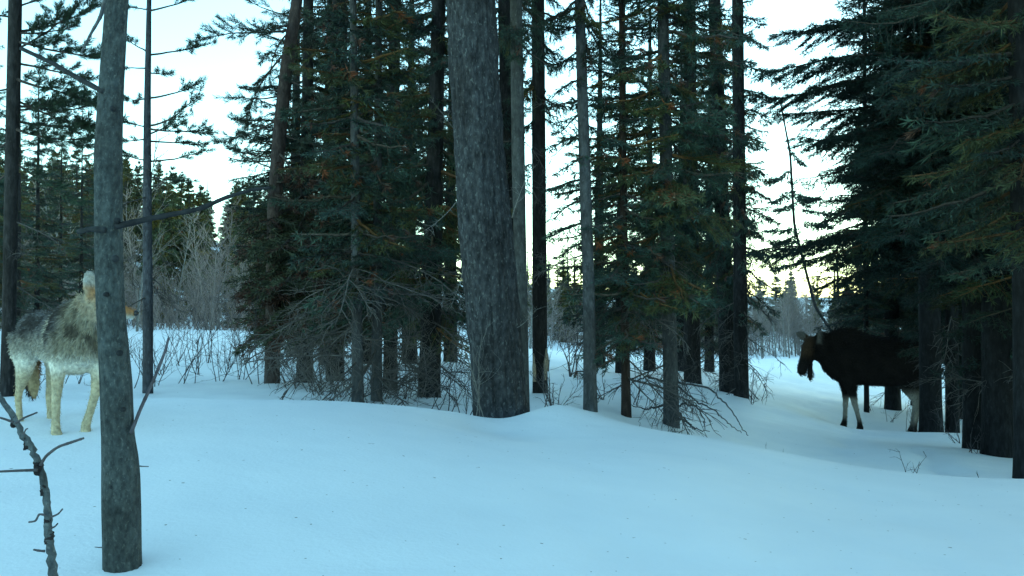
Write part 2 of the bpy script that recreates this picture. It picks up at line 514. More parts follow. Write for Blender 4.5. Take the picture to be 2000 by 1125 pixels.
def pine_bough(rng, L, needle=(0.055, 0.0042), dens=1.0, up=0.35, bare=0.3, green=(0.035, 0.060, 0.036), wood=1, droop=0.0, brown=0.0):
    """open pine limb with bottle-brush tufts"""
    g = Geo()
    P = curve_pts((0, 0, 0), (1, 0, -.05 - droop), L, 9, (0, rng.uniform(-.3, .3), up), 0.07, rng)
    tube(g, P, np.linspace(.006 + .010 * L, .003, len(P)), 5, wood, (0.075, 0.06, 0.055))
    segs = [(P[-3], P[-2]), (P[-2], P[-1])]
    nb = max(5, int(L / .085))
    for k in range(nb):
        t = bare + (1 - bare) * (k + rng.random()) / nb
        i = t * (len(P) - 1); a = min(int(i), len(P) - 2); f = i - a
        p = P[a] * (1 - f) + P[a + 1] * f
        dr = P[a + 1] - P[a]; dr /= np.linalg.norm(dr)
        s = 1 if k % 2 else -1
        l = L * rng.uniform(.14, .40) * (1.15 - .7 * t) + .05
        q = curve_pts(p, dr * .8 + np.array([0, s * .8, rng.uniform(-.3, .35)]), l, 4, (.3, 0, up * 1.4), .10, rng)
        tube(g, q, np.linspace(.0045, .002, len(q)), 3, wood, (0.075, 0.06, 0.055))
        for j in range(1, 4): segs.append((q[j], q[j + 1]))
        if l > .18:
            for s2 in range(2):
                b_ = q[rng.integers(1, 4)]
                q2 = curve_pts(b_, (q[-1] - q[0]) / l + rng.normal(size=3) * .6, l * .5, 3, (0, 0, up), .1, rng)
                tube(g, q2, [.003, .0025, .002, .0015], 3, wood, (0.075, 0.06, 0.055))
                segs += [(q2[1], q2[2]), (q2[2], q2[3])]
    pp, dd, cc = [], [], []
    for a, b_ in segs:
        l = np.linalg.norm(b_ - a)
        n = max(6, int(l / .0026 * dens))
        tt = rng.random(n)
        d = (b_ - a) / (l + 1e-9)
        rad = rng.normal(size=(n, 3)); rad -= (rad @ d)[:, None] * d; rad /= np.linalg.norm(rad, axis=1)[:, None]
        pp.append(a + (b_ - a) * tt[:, None]); dd.append(d * .75 + rad * rng.uniform(.4, .9, (n, 1)))
        base = np.array(green) * rng.uniform(.7, 1.4)
        if rng.random() < brown: base = np.array([0.14, 0.06, 0.03]) * rng.uniform(.6, 1.2)
        cc.append(np.repeat(base[None], n, 0))
    pp = np.concatenate(pp); dd = np.concatenate(dd); cc = np.concatenate(cc)
    blades(g, pp, dd, needle[0] * rng.uniform(.75, 1.15, len(pp)), needle[1], rng, 0, cc)
    return g


def frame(p0, p1, roll=0.0, keep_scale=None):
    """matrix taking +x to p0->p1"""
    p0 = np.array(p0); d = np.array(p1) - p0
    L = np.linalg.norm(d); x = d / L
    up = np.array([0, 0, 1.0]) if abs(x[2]) < .95 else np.array([0, 1.0, 0])
    y = np.cross(up, x); y /= np.linalg.norm(y); z = np.cross(x, y)
    y, z = y * math.cos(roll) + z * math.sin(roll), z * math.cos(roll) - y * math.sin(roll)
    M = np.eye(4); M[:3, 0] = x; M[:3, 1] = y; M[:3, 2] = z; M[:3, 3] = p0
    return M, L


def bough_matrix(base, az, pitch, s, roll=0):
    x = np.array([math.cos(az) * math.cos(pitch), math.sin(az) * math.cos(pitch), math.sin(pitch)])
    M, _ = frame(base, np.array(base) + x, roll)
    M[:3, :3] *= s
    return M


def crown_geo(seed, H, z0, rmax, spacing=0.20, per=5, kind='spruce', blade=(0.075, 0.011), dens=1.0, brown=0.03, shape=0.75, irregular=.25, more=1.0, olive=.32, green=(0.026, 0.050, 0.040)):
    rng = np.random.default_rng(seed)
    g = Geo()
    cls = [0.45, 0.8, 1.2, 1.7, 2.3]
    cls = [c for c in cls if c < rmax * 1.25 + .25] or [0.45]
    tpl = {}
    for c in cls:
        tpl[c] = [(spruce_bough(rng, c, blade, dens, brown, green=green, more=more) if kind == 'spruce' else pine_bough(rng, c, (blade[0], blade[1]), dens, green=green, brown=brown)) for _ in range(2)]
    z = z0
    while z < H - .15:
        t = (z - z0) / (H - z0)
        R = rmax * ((1 - t) ** shape) * min(1, .72 + t * 3) + .08
        for k in range(per if t < .6 else max(3, per - 1)):
            L = R * rng.uniform(1 - irregular * 1.6, 1 + irregular * .6)
            if L < .12: continue
            az = rng.uniform(0, 2 * math.pi)
            c = min(cls, key=lambda q: abs(q - L))
            pitch = -.30 + .75 * t + rng.normal() * .13
            gg = tpl[c][rng.integers(2)]
            tint_ = rng.uniform(.7, 1.35)
            g.add_geo(gg, bough_matrix((0, 0, z + rng.uniform(-.1, .1)), az, pitch, L / c, rng.normal() * .25), np.array([tint_, tint_, tint_ * rng.uniform(.85, 1.1)]) * (np.array([1.7, 1.12, .62]) if rng.random() < olive else 1))
        z += spacing * rng.uniform(.7, 1.3)
    # leader
    tube(g, [(0, 0, H - 1.0), (0, 0, H)], [.02, .006], 4, 1, (0.07, 0.06, 0.055))
    return g


def trunk_mesh(name, P, R, mat, nseg=20, step=0.12, amp=0.06, seed=0, plates=0.0, flare=0.25, tone=(1, 1, 1)):
    """bark-covered stem along P (local), radii R"""
    P = np.array(P, dtype=float); R = np.array(R, dtype=float)
    s = np.concatenate([[0], np.cumsum(np.linalg.norm(np.diff(P, axis=0), axis=1))])
    n = max(6, int(s[-1] / step))
    t = np.linspace(0, s[-1], n)
    C = np.stack([np.interp(t, s, P[:, k]) for k in range(3)], -1)
    # soften corners
    for _ in range(3):
        C[1:-1] = C[1:-1] * .5 + (C[:-2] + C[2:]) * .25
    r = np.interp(t, s, R)
    r = r * (1 + flare * np.exp(-t / 0.22))
    rng = np.random.default_rng(seed + 77)
    th = np.arange(nseg) * 2 * math.pi / nseg
    off = rng.uniform(0, 50, 3)
    V = np.empty((n, nseg, 3))
    for i in range(n):
        for j in range(nseg):
            cx, cy = math.cos(th[j]), math.sin(th[j])
            q = Vector((cx * 1.6 + off[0], cy * 1.6 + off[1], t[i] * 1.1 + off[2]))
            k = 1 + amp * (mnoise.noise(q) + .5 * mnoise.noise(q * 2.7))
            k += flare * .35 * math.exp(-t[i] / .25) * math.sin(th[j] * 4 + off[0])
            if plates:
                q2 = Vector((cx * 7 + off[1], cy * 7 + off[2], t[i] * 5.0 + off[0]))
                a = mnoise.noise(q2) + .6 * mnoise.noise(Vector((q2.x * 2.3, q2.y * 2.3, q2.z * 1.6)))
                q3 = Vector((cx * 3.2 + off[2], cy * 3.2 + off[0], t[i] * 0.7))
                fz = abs(mnoise.noise(q3))
                k += plates * (a * .8 - 1.2 * max(0, .12 - fz) / .12)
            V[i, j] = (C[i, 0] + r[i] * k * cx, C[i, 1] + r[i] * k * cy, C[i, 2])
    i = np.arange(n - 1)[:, None] * nseg; j = np.arange(nseg)[None]; j2 = (j + 1) % nseg
    Q = np.stack([i + j, i + j2, i + nseg + j2, i + nseg + j], -1).reshape(-1, 4)
    top = np.array([[(n - 1) * nseg + a for a in (0, q, q + 1)] for q in range(1, nseg - 1)])
    V = V.reshape(-1, 3)
    return build_mesh(name, V, [top, Q], mat, None, True, np.broadcast_to(np.array(tone), (len(V), 3)))


# dead-branch templates (shared mesh data)
_r = np.random.default_rng(11)
DEAD = [dead_branch_geo(_r, 1.0, .010, (0.095, 0.088, 0.085), -.55, 13, 3).mesh('dead_branch', M_TWIG) for _ in range(6)]
DEADUP = [dead_branch_geo(_r, 1.0, .009, (0.16, 0.155, 0.15), .25, 10, 2).mesh('dead_branch', M_TWIG) for _ in range(4)]


def add_dead(tree, base_local, az, pitch, L, tpl=None, rnd=None):
    o = link('dead_branch', tpl or (rnd or random).choice(DEAD), tree)
    M = bough_matrix(base_local, az, pitch, L)
    o.matrix_local = Matrix(M.tolist())
    return o


CROWNS = {}


def crown_mesh(key):
    if key not in CROWNS:
        a = dict(CROWN_SPECS[key])
        CROWNS[key] = crown_geo(**a).mesh('crown', [M_NEEDLE, M_TWIG], smooth=False)
    return CROWNS[key]


CROWN_SPECS = {
    # height, lowest bough, radius
    'narrow_a': dict(more=1.3, blade=(.06, .008), seed=1, H=8.0, z0=0.9, rmax=0.95, spacing=.17, per=5, dens=.8),
    'narrow_b': dict(more=1.3, blade=(.06, .008), seed=2, H=9.0, z0=1.1, rmax=1.05, spacing=.18, per=5, dens=.8, brown=.05),
    'slim': dict(more=1.5, blade=(.052, .007), seed=3, H=7.0, z0=1.0, rmax=0.62, spacing=.16, per=4, dens=.85, brown=.04),
    'thin_high': dict(more=1.3, blade=(.058, .008), seed=4, H=9.5, z0=1.7, rmax=0.85, spacing=.22, per=4, dens=.75),
    'broad': dict(olive=.1, brown=0.0, seed=5, H=11.0, z0=1.7, rmax=2.2, spacing=.27, per=6, dens=.55, blade=(.085, .012), irregular=.3, green=(0.013, 0.030, 0.024)),
    'broad_b': dict(olive=.1, brown=0.0, seed=6, H=12.0, z0=1.5, rmax=1.9, spacing=.26, per=6, dens=.55, blade=(.085, .012), irregular=.3, green=(0.013, 0.030, 0.024)),
    'far_a': dict(seed=7, H=10.0, z0=.3, rmax=1.5, spacing=.42, per=6, dens=.16, blade=(.26, .055), shape=.85, green=(0.055, 0.072, 0.036)),
    'far_b': dict(seed=8, H=11.0, z0=.5, rmax=1.9, spacing=.45, per=6, dens=.16, blade=(.28, .06), shape=.8, green=(0.050, 0.070, 0.038)),
    'far_c': dict(seed=9, H=8.0, z0=.2, rmax=1.3, spacing=.38, per=6, dens=.18, blade=(.24, .05), shape=.9, green=(0.062, 0.076, 0.034)),
}


def stem_tree(name, label, ut, ub, yb, d, wt, wb, mat, H=8.0, crown=None, crot=0.0, cscale=(1, 1, 1), dead=0, dz=(0.2, 1.3), dL=(0.5, 1.0),
              seed=0, group=None, cat='tree', nseg=18, step=.12, amp=.05, plates=0, flare=.25, tone=(1, 1, 1), mids=(), dtpl=None, dpitch=-.15, cz=0.0, top=None):
    """tree from its lean (photo u at the top edge and at the base), distance and widths"""
    b = W(ub, yb, d)
    b.z = gz(b.x, b.y) - .12
    t = W(ut, 0, d)
    e = empty(name, b, label, cat, group)
    q = t - b
    rb, rt = wb / F * d / 2, wt / F * d / 2
    pts = [Vector((0, 0, -.1)), Vector((0, 0, 0))]; rad = [rb, rb]
    for (um, ym, wm) in mids:
        pts.append(W(um, ym, d) - b); rad.append(wm / F * d / 2)
    if not top:
        pts.append(q); rad.append(rt)
    q = pts[-1]
    Ht = H if not top else 0
    if Ht > q.z:
        dirv = (q - pts[-2]).normalized()
        dirv = (dirv + Vector((0, 0, 1.2))).normalized()
        pts.append(q + dirv * (Ht - q.z) / dirv.z); rad.append(max(.012, rt * .25))
    link('trunk', trunk_mesh('trunk', pts, rad, mat, nseg, step, amp, seed, plates, flare, tone), e)

    def axis(z):
        for a, c in zip(pts[:-1], pts[1:]):
            if a.z <= z <= c.z: return a.lerp(c, (z - a.z) / max(1e-6, c.z - a.z))
        return pts[-1]
    if crown:
        c = link('crown', crown_mesh(crown), e)
        spec = CROWN_SPECS[crown]
        a0, a1 = axis(.5), axis(min(q.z, H * .7))
        lean = (a1 - a0).normalized()
        qx = Vector((0, 0, 1)).rotation_difference(lean)
        c.rotation_euler = (qx.to_matrix().to_4x4() @ Matrix.Rotation(crot, 4, 'Z')).to_euler()
        k = H / spec['H']
        c.scale = (cscale[0], cscale[1], k * cscale[2])
        c.location = a0 - lean * .5 + Vector((0, 0, cz))
    rnd = random.Random(seed * 13 + 5)
    for _ in range(dead):
        z = rnd.uniform(*dz)
        p = axis(z)
        add_dead(e, (p.x, p.y, p.z), rnd.uniform(0, 2 * math.pi), dpitch + rnd.uniform(-.3, .3), rnd.uniform(*dL), (rnd.choice(dtpl) if dtpl else None), rnd)
    return e, axis


def add_bough(tree, p0, p1, style='pine', seed=0, name='bough', roll=0.0, **kw):
    """one limb that can be picked out, from p0 to p1 (places)"""
    rng = np.random.default_rng(seed + 900)
    M, L = frame(p0, p1, roll)
    g = pine_bough(rng, L, **kw) if style == 'pine' else spruce_bough(rng, L, **kw)
    o = link(name, g.mesh(name, [M_NEEDLE, M_TWIG], smooth=False), tree)
    o.matrix_local = Matrix.Translation(-tree.location) @ Matrix(M.tolist())
    return o


# ------------------------------------------------------------------ the big trunk and the near ones
def pathed_trunk(name, label, d, rows, mat, Htop, nseg, step, amp, plates, flare, seed, name_part='trunk', tone=(1, 1, 1), base_extra=.15):
    """rows: (y, left u, right u) from bottom to top"""
    y, a, c = rows[0]
    b = W((a + c) / 2, y, d); b.z = min(b.z, gz(b.x, b.y)) - base_extra
    e = empty(name, b, label, 'tree')
    pts = [Vector((0, 0, -.1))]; rad = [(c - a) / 2 / F * d]
    for (y, a, c) in rows:
        p = W((a + c) / 2, y, d) - b
        if p.z > pts[-1].z + .01: pts.append(p); rad.append((c - a) / 2 / F * d)
    dv = (pts[-1] - pts[-3]).normalized()
    dv = (dv + Vector((0, 0, 1))).normalized()
    if Htop > pts[-1].z:
        pts.append(pts[-1] + dv * (Htop - pts[-1].z)); rad.append(rad[-1] * .45)
    link('trunk', trunk_mesh('trunk', pts, rad, mat, nseg, step, amp, seed, plates, flare, tone), e)
    return e, pts


big, _ = pathed_trunk('spruce_tree', 'thickest tree, flaky grey bark, rising through the middle of the picture', 7.5,
                      [(822, 926, 1030), (740, 922, 1024), (650, 915, 1017), (560, 906, 1011), (450, 897, 1000), (350, 890, 990), (230, 884, 980), (100, 876, 972), (0, 871, 966)],
                      M_BIG, 9.5, 112, .026, .05, .075, .10, 3)
c = link('crown', crown_mesh('broad_b'), big); c.location = (-.45, 0, 3.2); c.scale = (.9, .9, .62)
rnd = random.Random(3)
for (u0, y0, u1, y1) in ((884, 235, 862, 225), (1000, 425, 1030, 330), (886, 250, 845, 205), (890, 395, 840, 470), (1010, 640, 1050, 600), (905, 520, 880, 600)):
    p0, p1 = W(u0, y0, 7.4), W(u1, y1, 7.2)
    M, L = frame(p0, p1)
    M[:3, :3] *= L
    o = link('dead_branch', rnd.choice(DEADUP), big); o.matrix_local = Matrix.Translation(-big.location) @ Matrix(M.tolist())

near, npts = pathed_trunk('fir_tree', 'slender grey-green trunk closest to the camera, standing in front of the coyote', 2.75,
                          [(1125, 208, 280), (1075, 207, 278), (1000, 205, 277), (930, 204, 274), (890, 203, 270), (850, 202, 263), (750, 198, 258), (640, 192, 246), (560, 188, 240),
                           (450, 185, 237), (300, 183, 235), (170, 190, 237), (80, 197, 241), (0, 203, 245)],
                          M_NEAR, 5.5, 56, .011, .045, .034, .05, 8, base_extra=.08)


def near_branch(tree, pix, d, r0, r1, name='branch', tone=(0.10, 0.105, 0.11), dd=None, n=6, mat=None, wob=0.0, seed=0):
    rng = np.random.default_rng(seed)
    k = len(pix)
    P = np.array([W(u, y, d + (dd or 0) * i / (k - 1)) - tree.location for i, (u, y) in enumerate(pix)])
    t = np.linspace(0, k - 1, max(12, k * 6))
    # smooth through the points
    Q = np.stack([np.interp(t, np.arange(k), P[:, a]) for a in range(3)], -1)
    for _ in range(4): Q[1:-1] = .5 * Q[1:-1] + .25 * (Q[:-2] + Q[2:])
    Q[1:-1] += rng.normal(size=Q[1:-1].shape) * wob
    g = Geo()
    R = np.linspace(r0, r1, len(Q)) * (1 + rng.normal(size=len(Q)) * .07)
    tube(g, Q, R, n, 0, tone, True)
    return link(name, g.mesh(name, [mat or M_TWIG]), tree)


near_branch(near, [(200, 178), (150, 152), (100, 122), (36, 92)], 2.72, .0085, .006, dd=.15, tone=(0.045, 0.05, 0.055), seed=1)
near_branch(near, [(225, 442), (300, 425), (390, 408), (440, 385), (490, 370), (527, 366)], 2.72, .0085, .0035, dd=-.1, tone=(0.026, 0.028, 0.032), seed=2)
near_branch(near, [(205, 449), (175, 447), (150, 453)], 2.7, .009, .007, tone=(0.03, 0.033, 0.036), seed=3)
near_branch(near, [(258, 845), (275, 800), (300, 745), (322, 690), (330, 660)], 2.72, .0055, .0035, dd=.2, tone=(0.13, 0.12, 0.14), seed=4)
near_branch(near, [(200, 0), (192, 30), (172, 65), (155, 100)], 2.75, .007, .003, dd=.3, seed=5)
near_branch(near, [(272, 909), (284, 910), (293, 910)], 2.73, .0022, .0012, name='twig', seed=6)
near_branch(near, [(210, 1067), (198, 1067), (189, 1066)], 2.72, .002, .0012, name='twig', seed=7)
for (u, y, s) in ((222, 505, .012), (205, 575, .008), (232, 690, .010), (215, 210, .009), (225, 430, .010), (240, 800, .008), (220, 950, .008)):
    g = Geo()
    p = W(u, y, 2.70) - near.location
    nn = 10
    rings = []
    P = [(p.x, p.y + .012, p.z), (p.x, p.y - .001, p.z), (p.x, p.y - .006, p.z)]
    tube(g, P, [s * .9, s * .7, s * .3], 9, 0, (0.03, 0.034, 0.038), True)
    link('knot', g.mesh('knot', [M_TWIG]), [q for q in near.children if q.name.startswith('trunk')][0])

# bare sapling at the lower left
sb = W(108, 1120, 2.05); sb.z -= .05
sap = empty('sapling', sb, 'bare crooked sapling with mottled bark at the lower left corner', 'sapling')
near_branch(sap, [(112, 1150), (104, 1075), (98, 1040), (98, 1005), (93, 960), (80, 905), (62, 868), (45, 845), (28, 812), (8, 785), (-20, 745)], 2.05, .0095, .0055, name='stem', tone=(1.5, 1.5, 1.6), n=9, wob=.0012, seed=21, mat=M_NEAR)
for i, (pix, r) in enumerate((([(82, 908), (92, 890), (115, 872), (145, 862), (166, 855)], .0035), ([(76, 917), (40, 918), (-20, 921)], .0035), ([(33, 826), (50, 815), (75, 805)], .0025),
                              ([(28, 824), (12, 818), (-10, 812)], .003), ([(48, 848), (53, 838), (57, 836)], .0018), ([(104, 1008), (118, 1002), (126, 992)], .0022),
                              ([(92, 1004), (80, 1002), (74, 1016), (60, 1018)], .0026), ([(104, 1030), (112, 1026), (117, 1020)], .002), ([(92, 1074), (80, 1073), (70, 1071)], .003))):
    near_branch(sap, pix, 2.03, r, r * .7, name='twig', tone=(0.085, 0.08, 0.09), seed=30 + i, n=6)
for i, (u, y, l, w) in enumerate(((79, 913, 20, 9), (90, 955, 14, 7), (56, 868, 12, 6), (98, 1012, 10, 7.5), (101, 1048, 16, 8.5), (30, 822, 12, 6))):
    near_branch(sap, [(u - 1, y + l * .6), (u, y), (u + (-1.5 if i in (0, 2, 5) else 0), y - l * .6)], 2.05, w / F * 2.05 * 1.02, w / F * 2.05 * .95, name='bark_scar', tone=(0.03, 0.027, 0.03), seed=50 + i, n=9, wob=.0008)

# ------------------------------------------------------------------ standing trees
# left pine at the edge
t1, ax1 = stem_tree('pine_tree', 'dark pine at the left edge, behind the coyote', 24, 16, 768, 9.8, 25, 26, M_DARK, H=8.5, seed=101, dead=5, dz=(.9, 2.0), dL=(.4, .8), tone=(1.2, 1.15, 1.1))
k = 0
for (u0, y0, u1, y1, dd) in ((24, 62, 150, 60, 0), (24, 78, 190, 96, -.3), (24, 95, 140, 25, .2), (24, 10, 130, -20, .2), (20, 30, -80, 20, 0), (22, 150, 190, 185, -.4), (22, 170, -90, 190, 0),
                             (22, 190, 180, 270, .3), (22, 215, 120, 190, .5), (22, 250, 170, 330, -.4), (22, 270, -80, 300, .2), (20, 310, 140, 400, 0), (20, 330, -60, 400, .3), (24, -40, 140, -60, .1),
                             (24, 60, 215, 30, .6), (24, 120, 180, 130, .5), (24, 205, 200, 215, .6), (24, 235, 215, 255, .2)):
    add_bough(t1, W(u0, y0, 9.8), W(u1, y1, 9.8 + dd), 'pine', 40 + k, dens=2.0, needle=(.06, .0055), up=.3, bare=.12, droop=.05, green=(0.030, 0.056, 0.036)); k += 1

# slim young pine
t3, ax3 = stem_tree('pine_tree', 'thin young pine with sparse tufted branches, just right of the nearest trunk', 287, 290, 766, 10, 9, 20, M_GREY, H=7.5, seed=102, flare=.1, mids=((289, 600, 19), (286, 400, 17), (285, 200, 13)), tone=(.9, .9, 1))
k = 0
for (u0, y0, u1, y1, dd, br) in ((287, 105, 395, 85, 0, .4), (287, 100, 240, 70, .1, .5), (287, 140, 325, 140, -.2, .4), (287, 132, 230, 130, 0, .5), (287, 190, 398, 178, 0, .5), (287, 192, 232, 190, .2, .3),
                                 (287, 245, 410, 225, 0, .35), (287, 250, 385, 265, -.3, .25), (287, 248, 235, 238, 0, .3), (287, 315, 400, 312, 0, .4), (287, 312, 240, 318, .1, .4), (287, 262, 350, 232, .3, .2),
                                 (287, 275, 395, 285, .2, .35), (287, 18, 385, 0, 0, .4), (287, 15, 240, 15, 0, .4), (287, 345, 370, 352, .2, .2), (287, 270, 230, 280, 0, .3)):
    add_bough(t3, W(u0, y0, 10), W(u1, y1, 10 + dd), 'pine', 80 + k, dens=1.9, needle=(.05, .005), up=.25, bare=br, green=(0.036, 0.060, 0.040)); k += 1
rnd = random.Random(9)
for k in range(9):
    p = ax3(rnd.uniform(1.0, 2.6)); add_dead(t3, p, rnd.uniform(0, 6.28), rnd.uniform(-.5, .1), rnd.uniform(.4, .8), rnd.choice(DEAD))

# red-barked pine with feathery limbs against the sky
t4, ax4 = stem_tree('pine_tree', 'reddish barked pine with feathery limbs reaching left against the sky', 578, 532, 742, 12, 22, 30, M_RED, H=9.0, seed=103, mids=((535, 400, 28), (545, 250, 27), (560, 110, 25)), dead=4, dz=(.6, 1.6))
k = 0
for (u0, y0, u1, y1, dd, br, dn, dr) in ((566, 55, 378, 45, -.2, .15, .9, .15), (562, 60, 470, 90, .2, .1, 1, .3), (560, 95, 410, 150, 0, .3, .8, .4), (566, 30, 480, -10, 0, .2, .7, 0), (556, 170, 480, 180, .3, .3, .7, .1),
                                 (552, 185, 440, 200, 0, .6, .5, 0), (548, 230, 430, 270, -.1, .25, 1, .1), (546, 255, 440, 250, .2, .3, .8, 0), (544, 300, 460, 330, .2, .3, 1, .1), (542, 330, 450, 310, 0, .4, .8, 0), (540, 345, 480, 390, -.3, .1, 1.2, .2),
                                 (556, 150, 640, 190, -.2, .1, 1.2, .1), (552, 210, 650, 240, .1, .1, 1.2, .1), (570, 20, 660, 60, 0, .1, 1, 0), (562, 70, 650, 110, .2, .1, 1, .1), (548, 260, 640, 300, 0, .1, 1.2, .1),
                                 (566, 40, 500, 60, -.5, .1, .9, .2), (560, 80, 520, 160, -.3, .1, .9, .5)):
    add_bough(t4, W(u0, y0, 12), W(u1, y1, 12 + dd), 'pine', 120 + k, dens=dn * 1.7, bare=br * .8, droop=dr, up=.2 if dr < .3 else -.2, needle=(.06, .005), green=(0.045, 0.062, 0.048)); k += 1
for (u0, y0, u1, y1) in ((540, 330, 640, 350), (540, 355, 600, 330), (538, 380, 650, 410), (545, 300, 600, 370)):
    add_bough(t4, W(u0, y0, 11.9), W(u1, y1, 11.6), 'spruce', 150 + k, dens=.9, brown=.85, name='withered_bough'); k += 1

SPR = 'spruces of the dense stand'
stand = [
    # label, ut, ub, yb, d, wt, wb, mat, H, crown, crot, cscale, dead
    ('broad dark spruce rising behind the red-barked pine, left end of the dense stand', 600, 596, 752, 13.0, 20, 32, M_DARK, 8.5, 'narrow_b', .3, (1.05, 1.05, 1), 4),
    ('dark spruce with a straight thick trunk, second in the dense stand left of centre', 662, 655, 745, 14.0, 30, 36, M_DARK, 9.5, 'narrow_a', 1.2, (1.0, 1.0, 1), 6),
    ('thin blue-grey spruce stem above a tangle of dead twigs', 688, 700, 784, 9.0, 13, 24, M_GREY, 8.0, 'slim', 2.1, (1.15, 1.15, 1), 28),
    ('thin spruce stem with flaking bark beside the blue-grey stem', 738, 736, 785, 9.3, 12, 22, M_GREY, 7.0, 'slim', .6, (1.1, 1.1, 1), 30),
    ('dark spruce half hidden behind the twiggy thin stems', 770, 762, 760, 12.5, 22, 28, M_DARK, 9.0, 'narrow_b', 2.8, (.9, .9, 1), 8),
    ('dark thick spruce just left of the thickest trunk', 856, 838, 778, 11.0, 26, 44, M_DARK, 9.5, 'narrow_a', 4.0, (.95, .95, 1), 26),
]
for i, (lab, ut, ub, yb, d, wt, wb, mat, H, cr, rot, cs, dead) in enumerate(stand):
    stem_tree('spruce_tree', lab, ut, ub, yb, d, wt, wb, mat, H, cr, rot, cs, dead, dz=(.05, 1.6), dL=(.5, 1.15), seed=200 + i, dpitch=-.1)

first = [o for o in COL.objects if o.get('label', '').startswith('broad dark spruce rising behind the red')][0]
k = 0
for (u0, y0, u1, y1, dd) in ((592, 380, 500, 430, -1.6), (594, 420, 480, 500, -1.2), (594, 460, 500, 560, -1.8), (594, 500, 480, 600, -1.0), (594, 540, 540, 640, -2.0), (596, 560, 600, 650, -2.4), (596, 520, 640, 600, -2.2), (596, 470, 560, 540, -2.4),
                             (596, 430, 620, 500, -2.3), (594, 400, 545, 470, -2.2), (594, 350, 520, 380, .6), (594, 480, 500, 520, .8), (594, 550, 510, 590, .6), (596, 580, 560, 650, -1.5)):
    add_bough(first, W(u0, y0, 13), W(u1, y1, 13 + dd), 'spruce', 700 + k, dens=.9, brown=.28, green=(0.040, 0.052, 0.030), blade=(.075, .011)); k += 1
stem_tree('spruce_tree', 'pale slim trunk touching the right side of the thickest trunk', 1008, 1022, 805, 8.6, 24, 27, M_GREY, 9.0, 'thin_high', .4, (.5, .5, 1), 5, dz=(1.0, 3.2), dL=(.25, .5), seed=210, cz=1.8, tone=(.95, .95, .9), mids=((1018, 600, 25), (1012, 300, 26)))
stem_tree('spruce_tree', 'dark trunk mostly hidden behind the thickest trunk and its pale neighbour', 985, 1002, 770, 12.0, 26, 28, M_DARK, 9.0, 'thin_high', 1.4, (.5, .5, 1), 5, dz=(1.5, 3.2), dL=(.3, .6), seed=211, cz=1.2)
t13, _ = stem_tree('spruce_tree', 'dark straight trunk with split bark at its foot, right of the thickest trunk', 1051, 1055, 768, 11.0, 25, 29, M_DARK, 9.0, 'thin_high', 2.4, (.45, .45, 1), 8, dz=(.8, 3.5), dL=(.3, .6), seed=212, cz=1.7, tone=(.75, .72, .7))
g = Geo()
for (u, y0_, y1_, du) in ((1064, 742, 680, 3), (1044, 745, 690, -2), (1068, 725, 690, 2)):
    P = [W(u, y0_, 10.9) - t13.location, W(u + du * .4, (y0_ + y1_) / 2, 10.9) - t13.location, W(u + du, y1_, 10.92) - t13.location]
    tube(g, P, [.02, .022, .004], 6, 0, (0.30, 0.24, 0.18), True)
o = link('split_bark', g.mesh('split_bark', [M_TWIG]), t13); o['label'] = 'pale torn wood at the trunk foot'
stem_tree('spruce_tree', 'smooth pale grey trunk standing alone on the snow mound', 1133, 1153, 798, 9.0, 20, 26, M_GREY, 9.0, 'thin_high', 3.4, (.6, .6, 1), 7, dz=(1.5, 3.6), dL=(.3, .7), seed=213, cz=1.9, mids=((1150, 560, 24), (1140, 250, 22)), tone=(1.1, 1.1, 1.1))

standr = [
    ('grey spruce trunk with long dead limbs sweeping down to the snow', 1296, 1311, 832, 9.5, 22, 30, M_GREY, 9.0, 'narrow_a', .9, (.95, .95, 1), 10, (.9, .9, .9)),
    ('short dark spruce stem between the lone grey trunk and the limb-sweeping trunk', 1214, 1223, 823, 9.4, 9, 19, M_RED, 6.5, 'slim', 1.9, (1.15, 1.15, 1.1), 12, (.7, .65, .6)),
    ('stout dark trunk farther back, between two groups of trunks', 1348, 1352, 752, 18.0, 24, 34, M_DARK, 11.0, 'narrow_b', 3.1, (1.0, 1.0, 1), 8, (1.1, 1.05, 1.0)),
    ('left trunk of the close dark pair beside the trail', 1398, 1422, 768, 17.0, 24, 33, M_DARK, 11.0, 'narrow_a', 4.4, (.75, .75, 1), 10, (1, 1, 1)),
    ('right trunk of the close dark pair, nearest the trail opening', 1443, 1447, 777, 16.0, 22, 28, M_DARK, 11.0, 'slim', 5.1, (.75, .75, 1), 14, (.8, .8, .8)),
]
for i, (lab, ut, ub, yb, d, wt, wb, mat, H, cr, rot, cs, dead, tone) in enumerate(standr):
    stem_tree('spruce_tree', lab, ut, ub, yb, d, wt, wb, mat, H, cr, rot, cs, dead, dz=(.1, 1.9), dL=(.5, 1.1), seed=230 + i, tone=tone, cz=(.5 if i != 1 else -.2), dpitch=-.35)
sw = [o for o in COL.objects if o.get('label', '').startswith('grey spruce trunk with long')][0]
for i, pix in enumerate(([(1322, 752), (1360, 785), (1395, 800), (1420, 825), (1447, 845)], [(1322, 745), (1385, 757), (1420, 790), (1445, 830), (1460, 850)], [(1322, 790), (1360, 790), (1375, 820), (1376, 840)],
                         [(1322, 800), (1350, 835), (1385, 842)], [(1322, 815), (1345, 825), (1352, 838)], [(1300, 745), (1260, 735), (1230, 750), (1215, 770)], [(1298, 790), (1260, 800), (1225, 790)])):
    near_branch(sw, pix, 9.5, .011, .003, name='dead_branch', tone=(0.06, 0.06, 0.065), dd=(-.5 if i < 5 else .3), seed=300 + i, wob=.006)

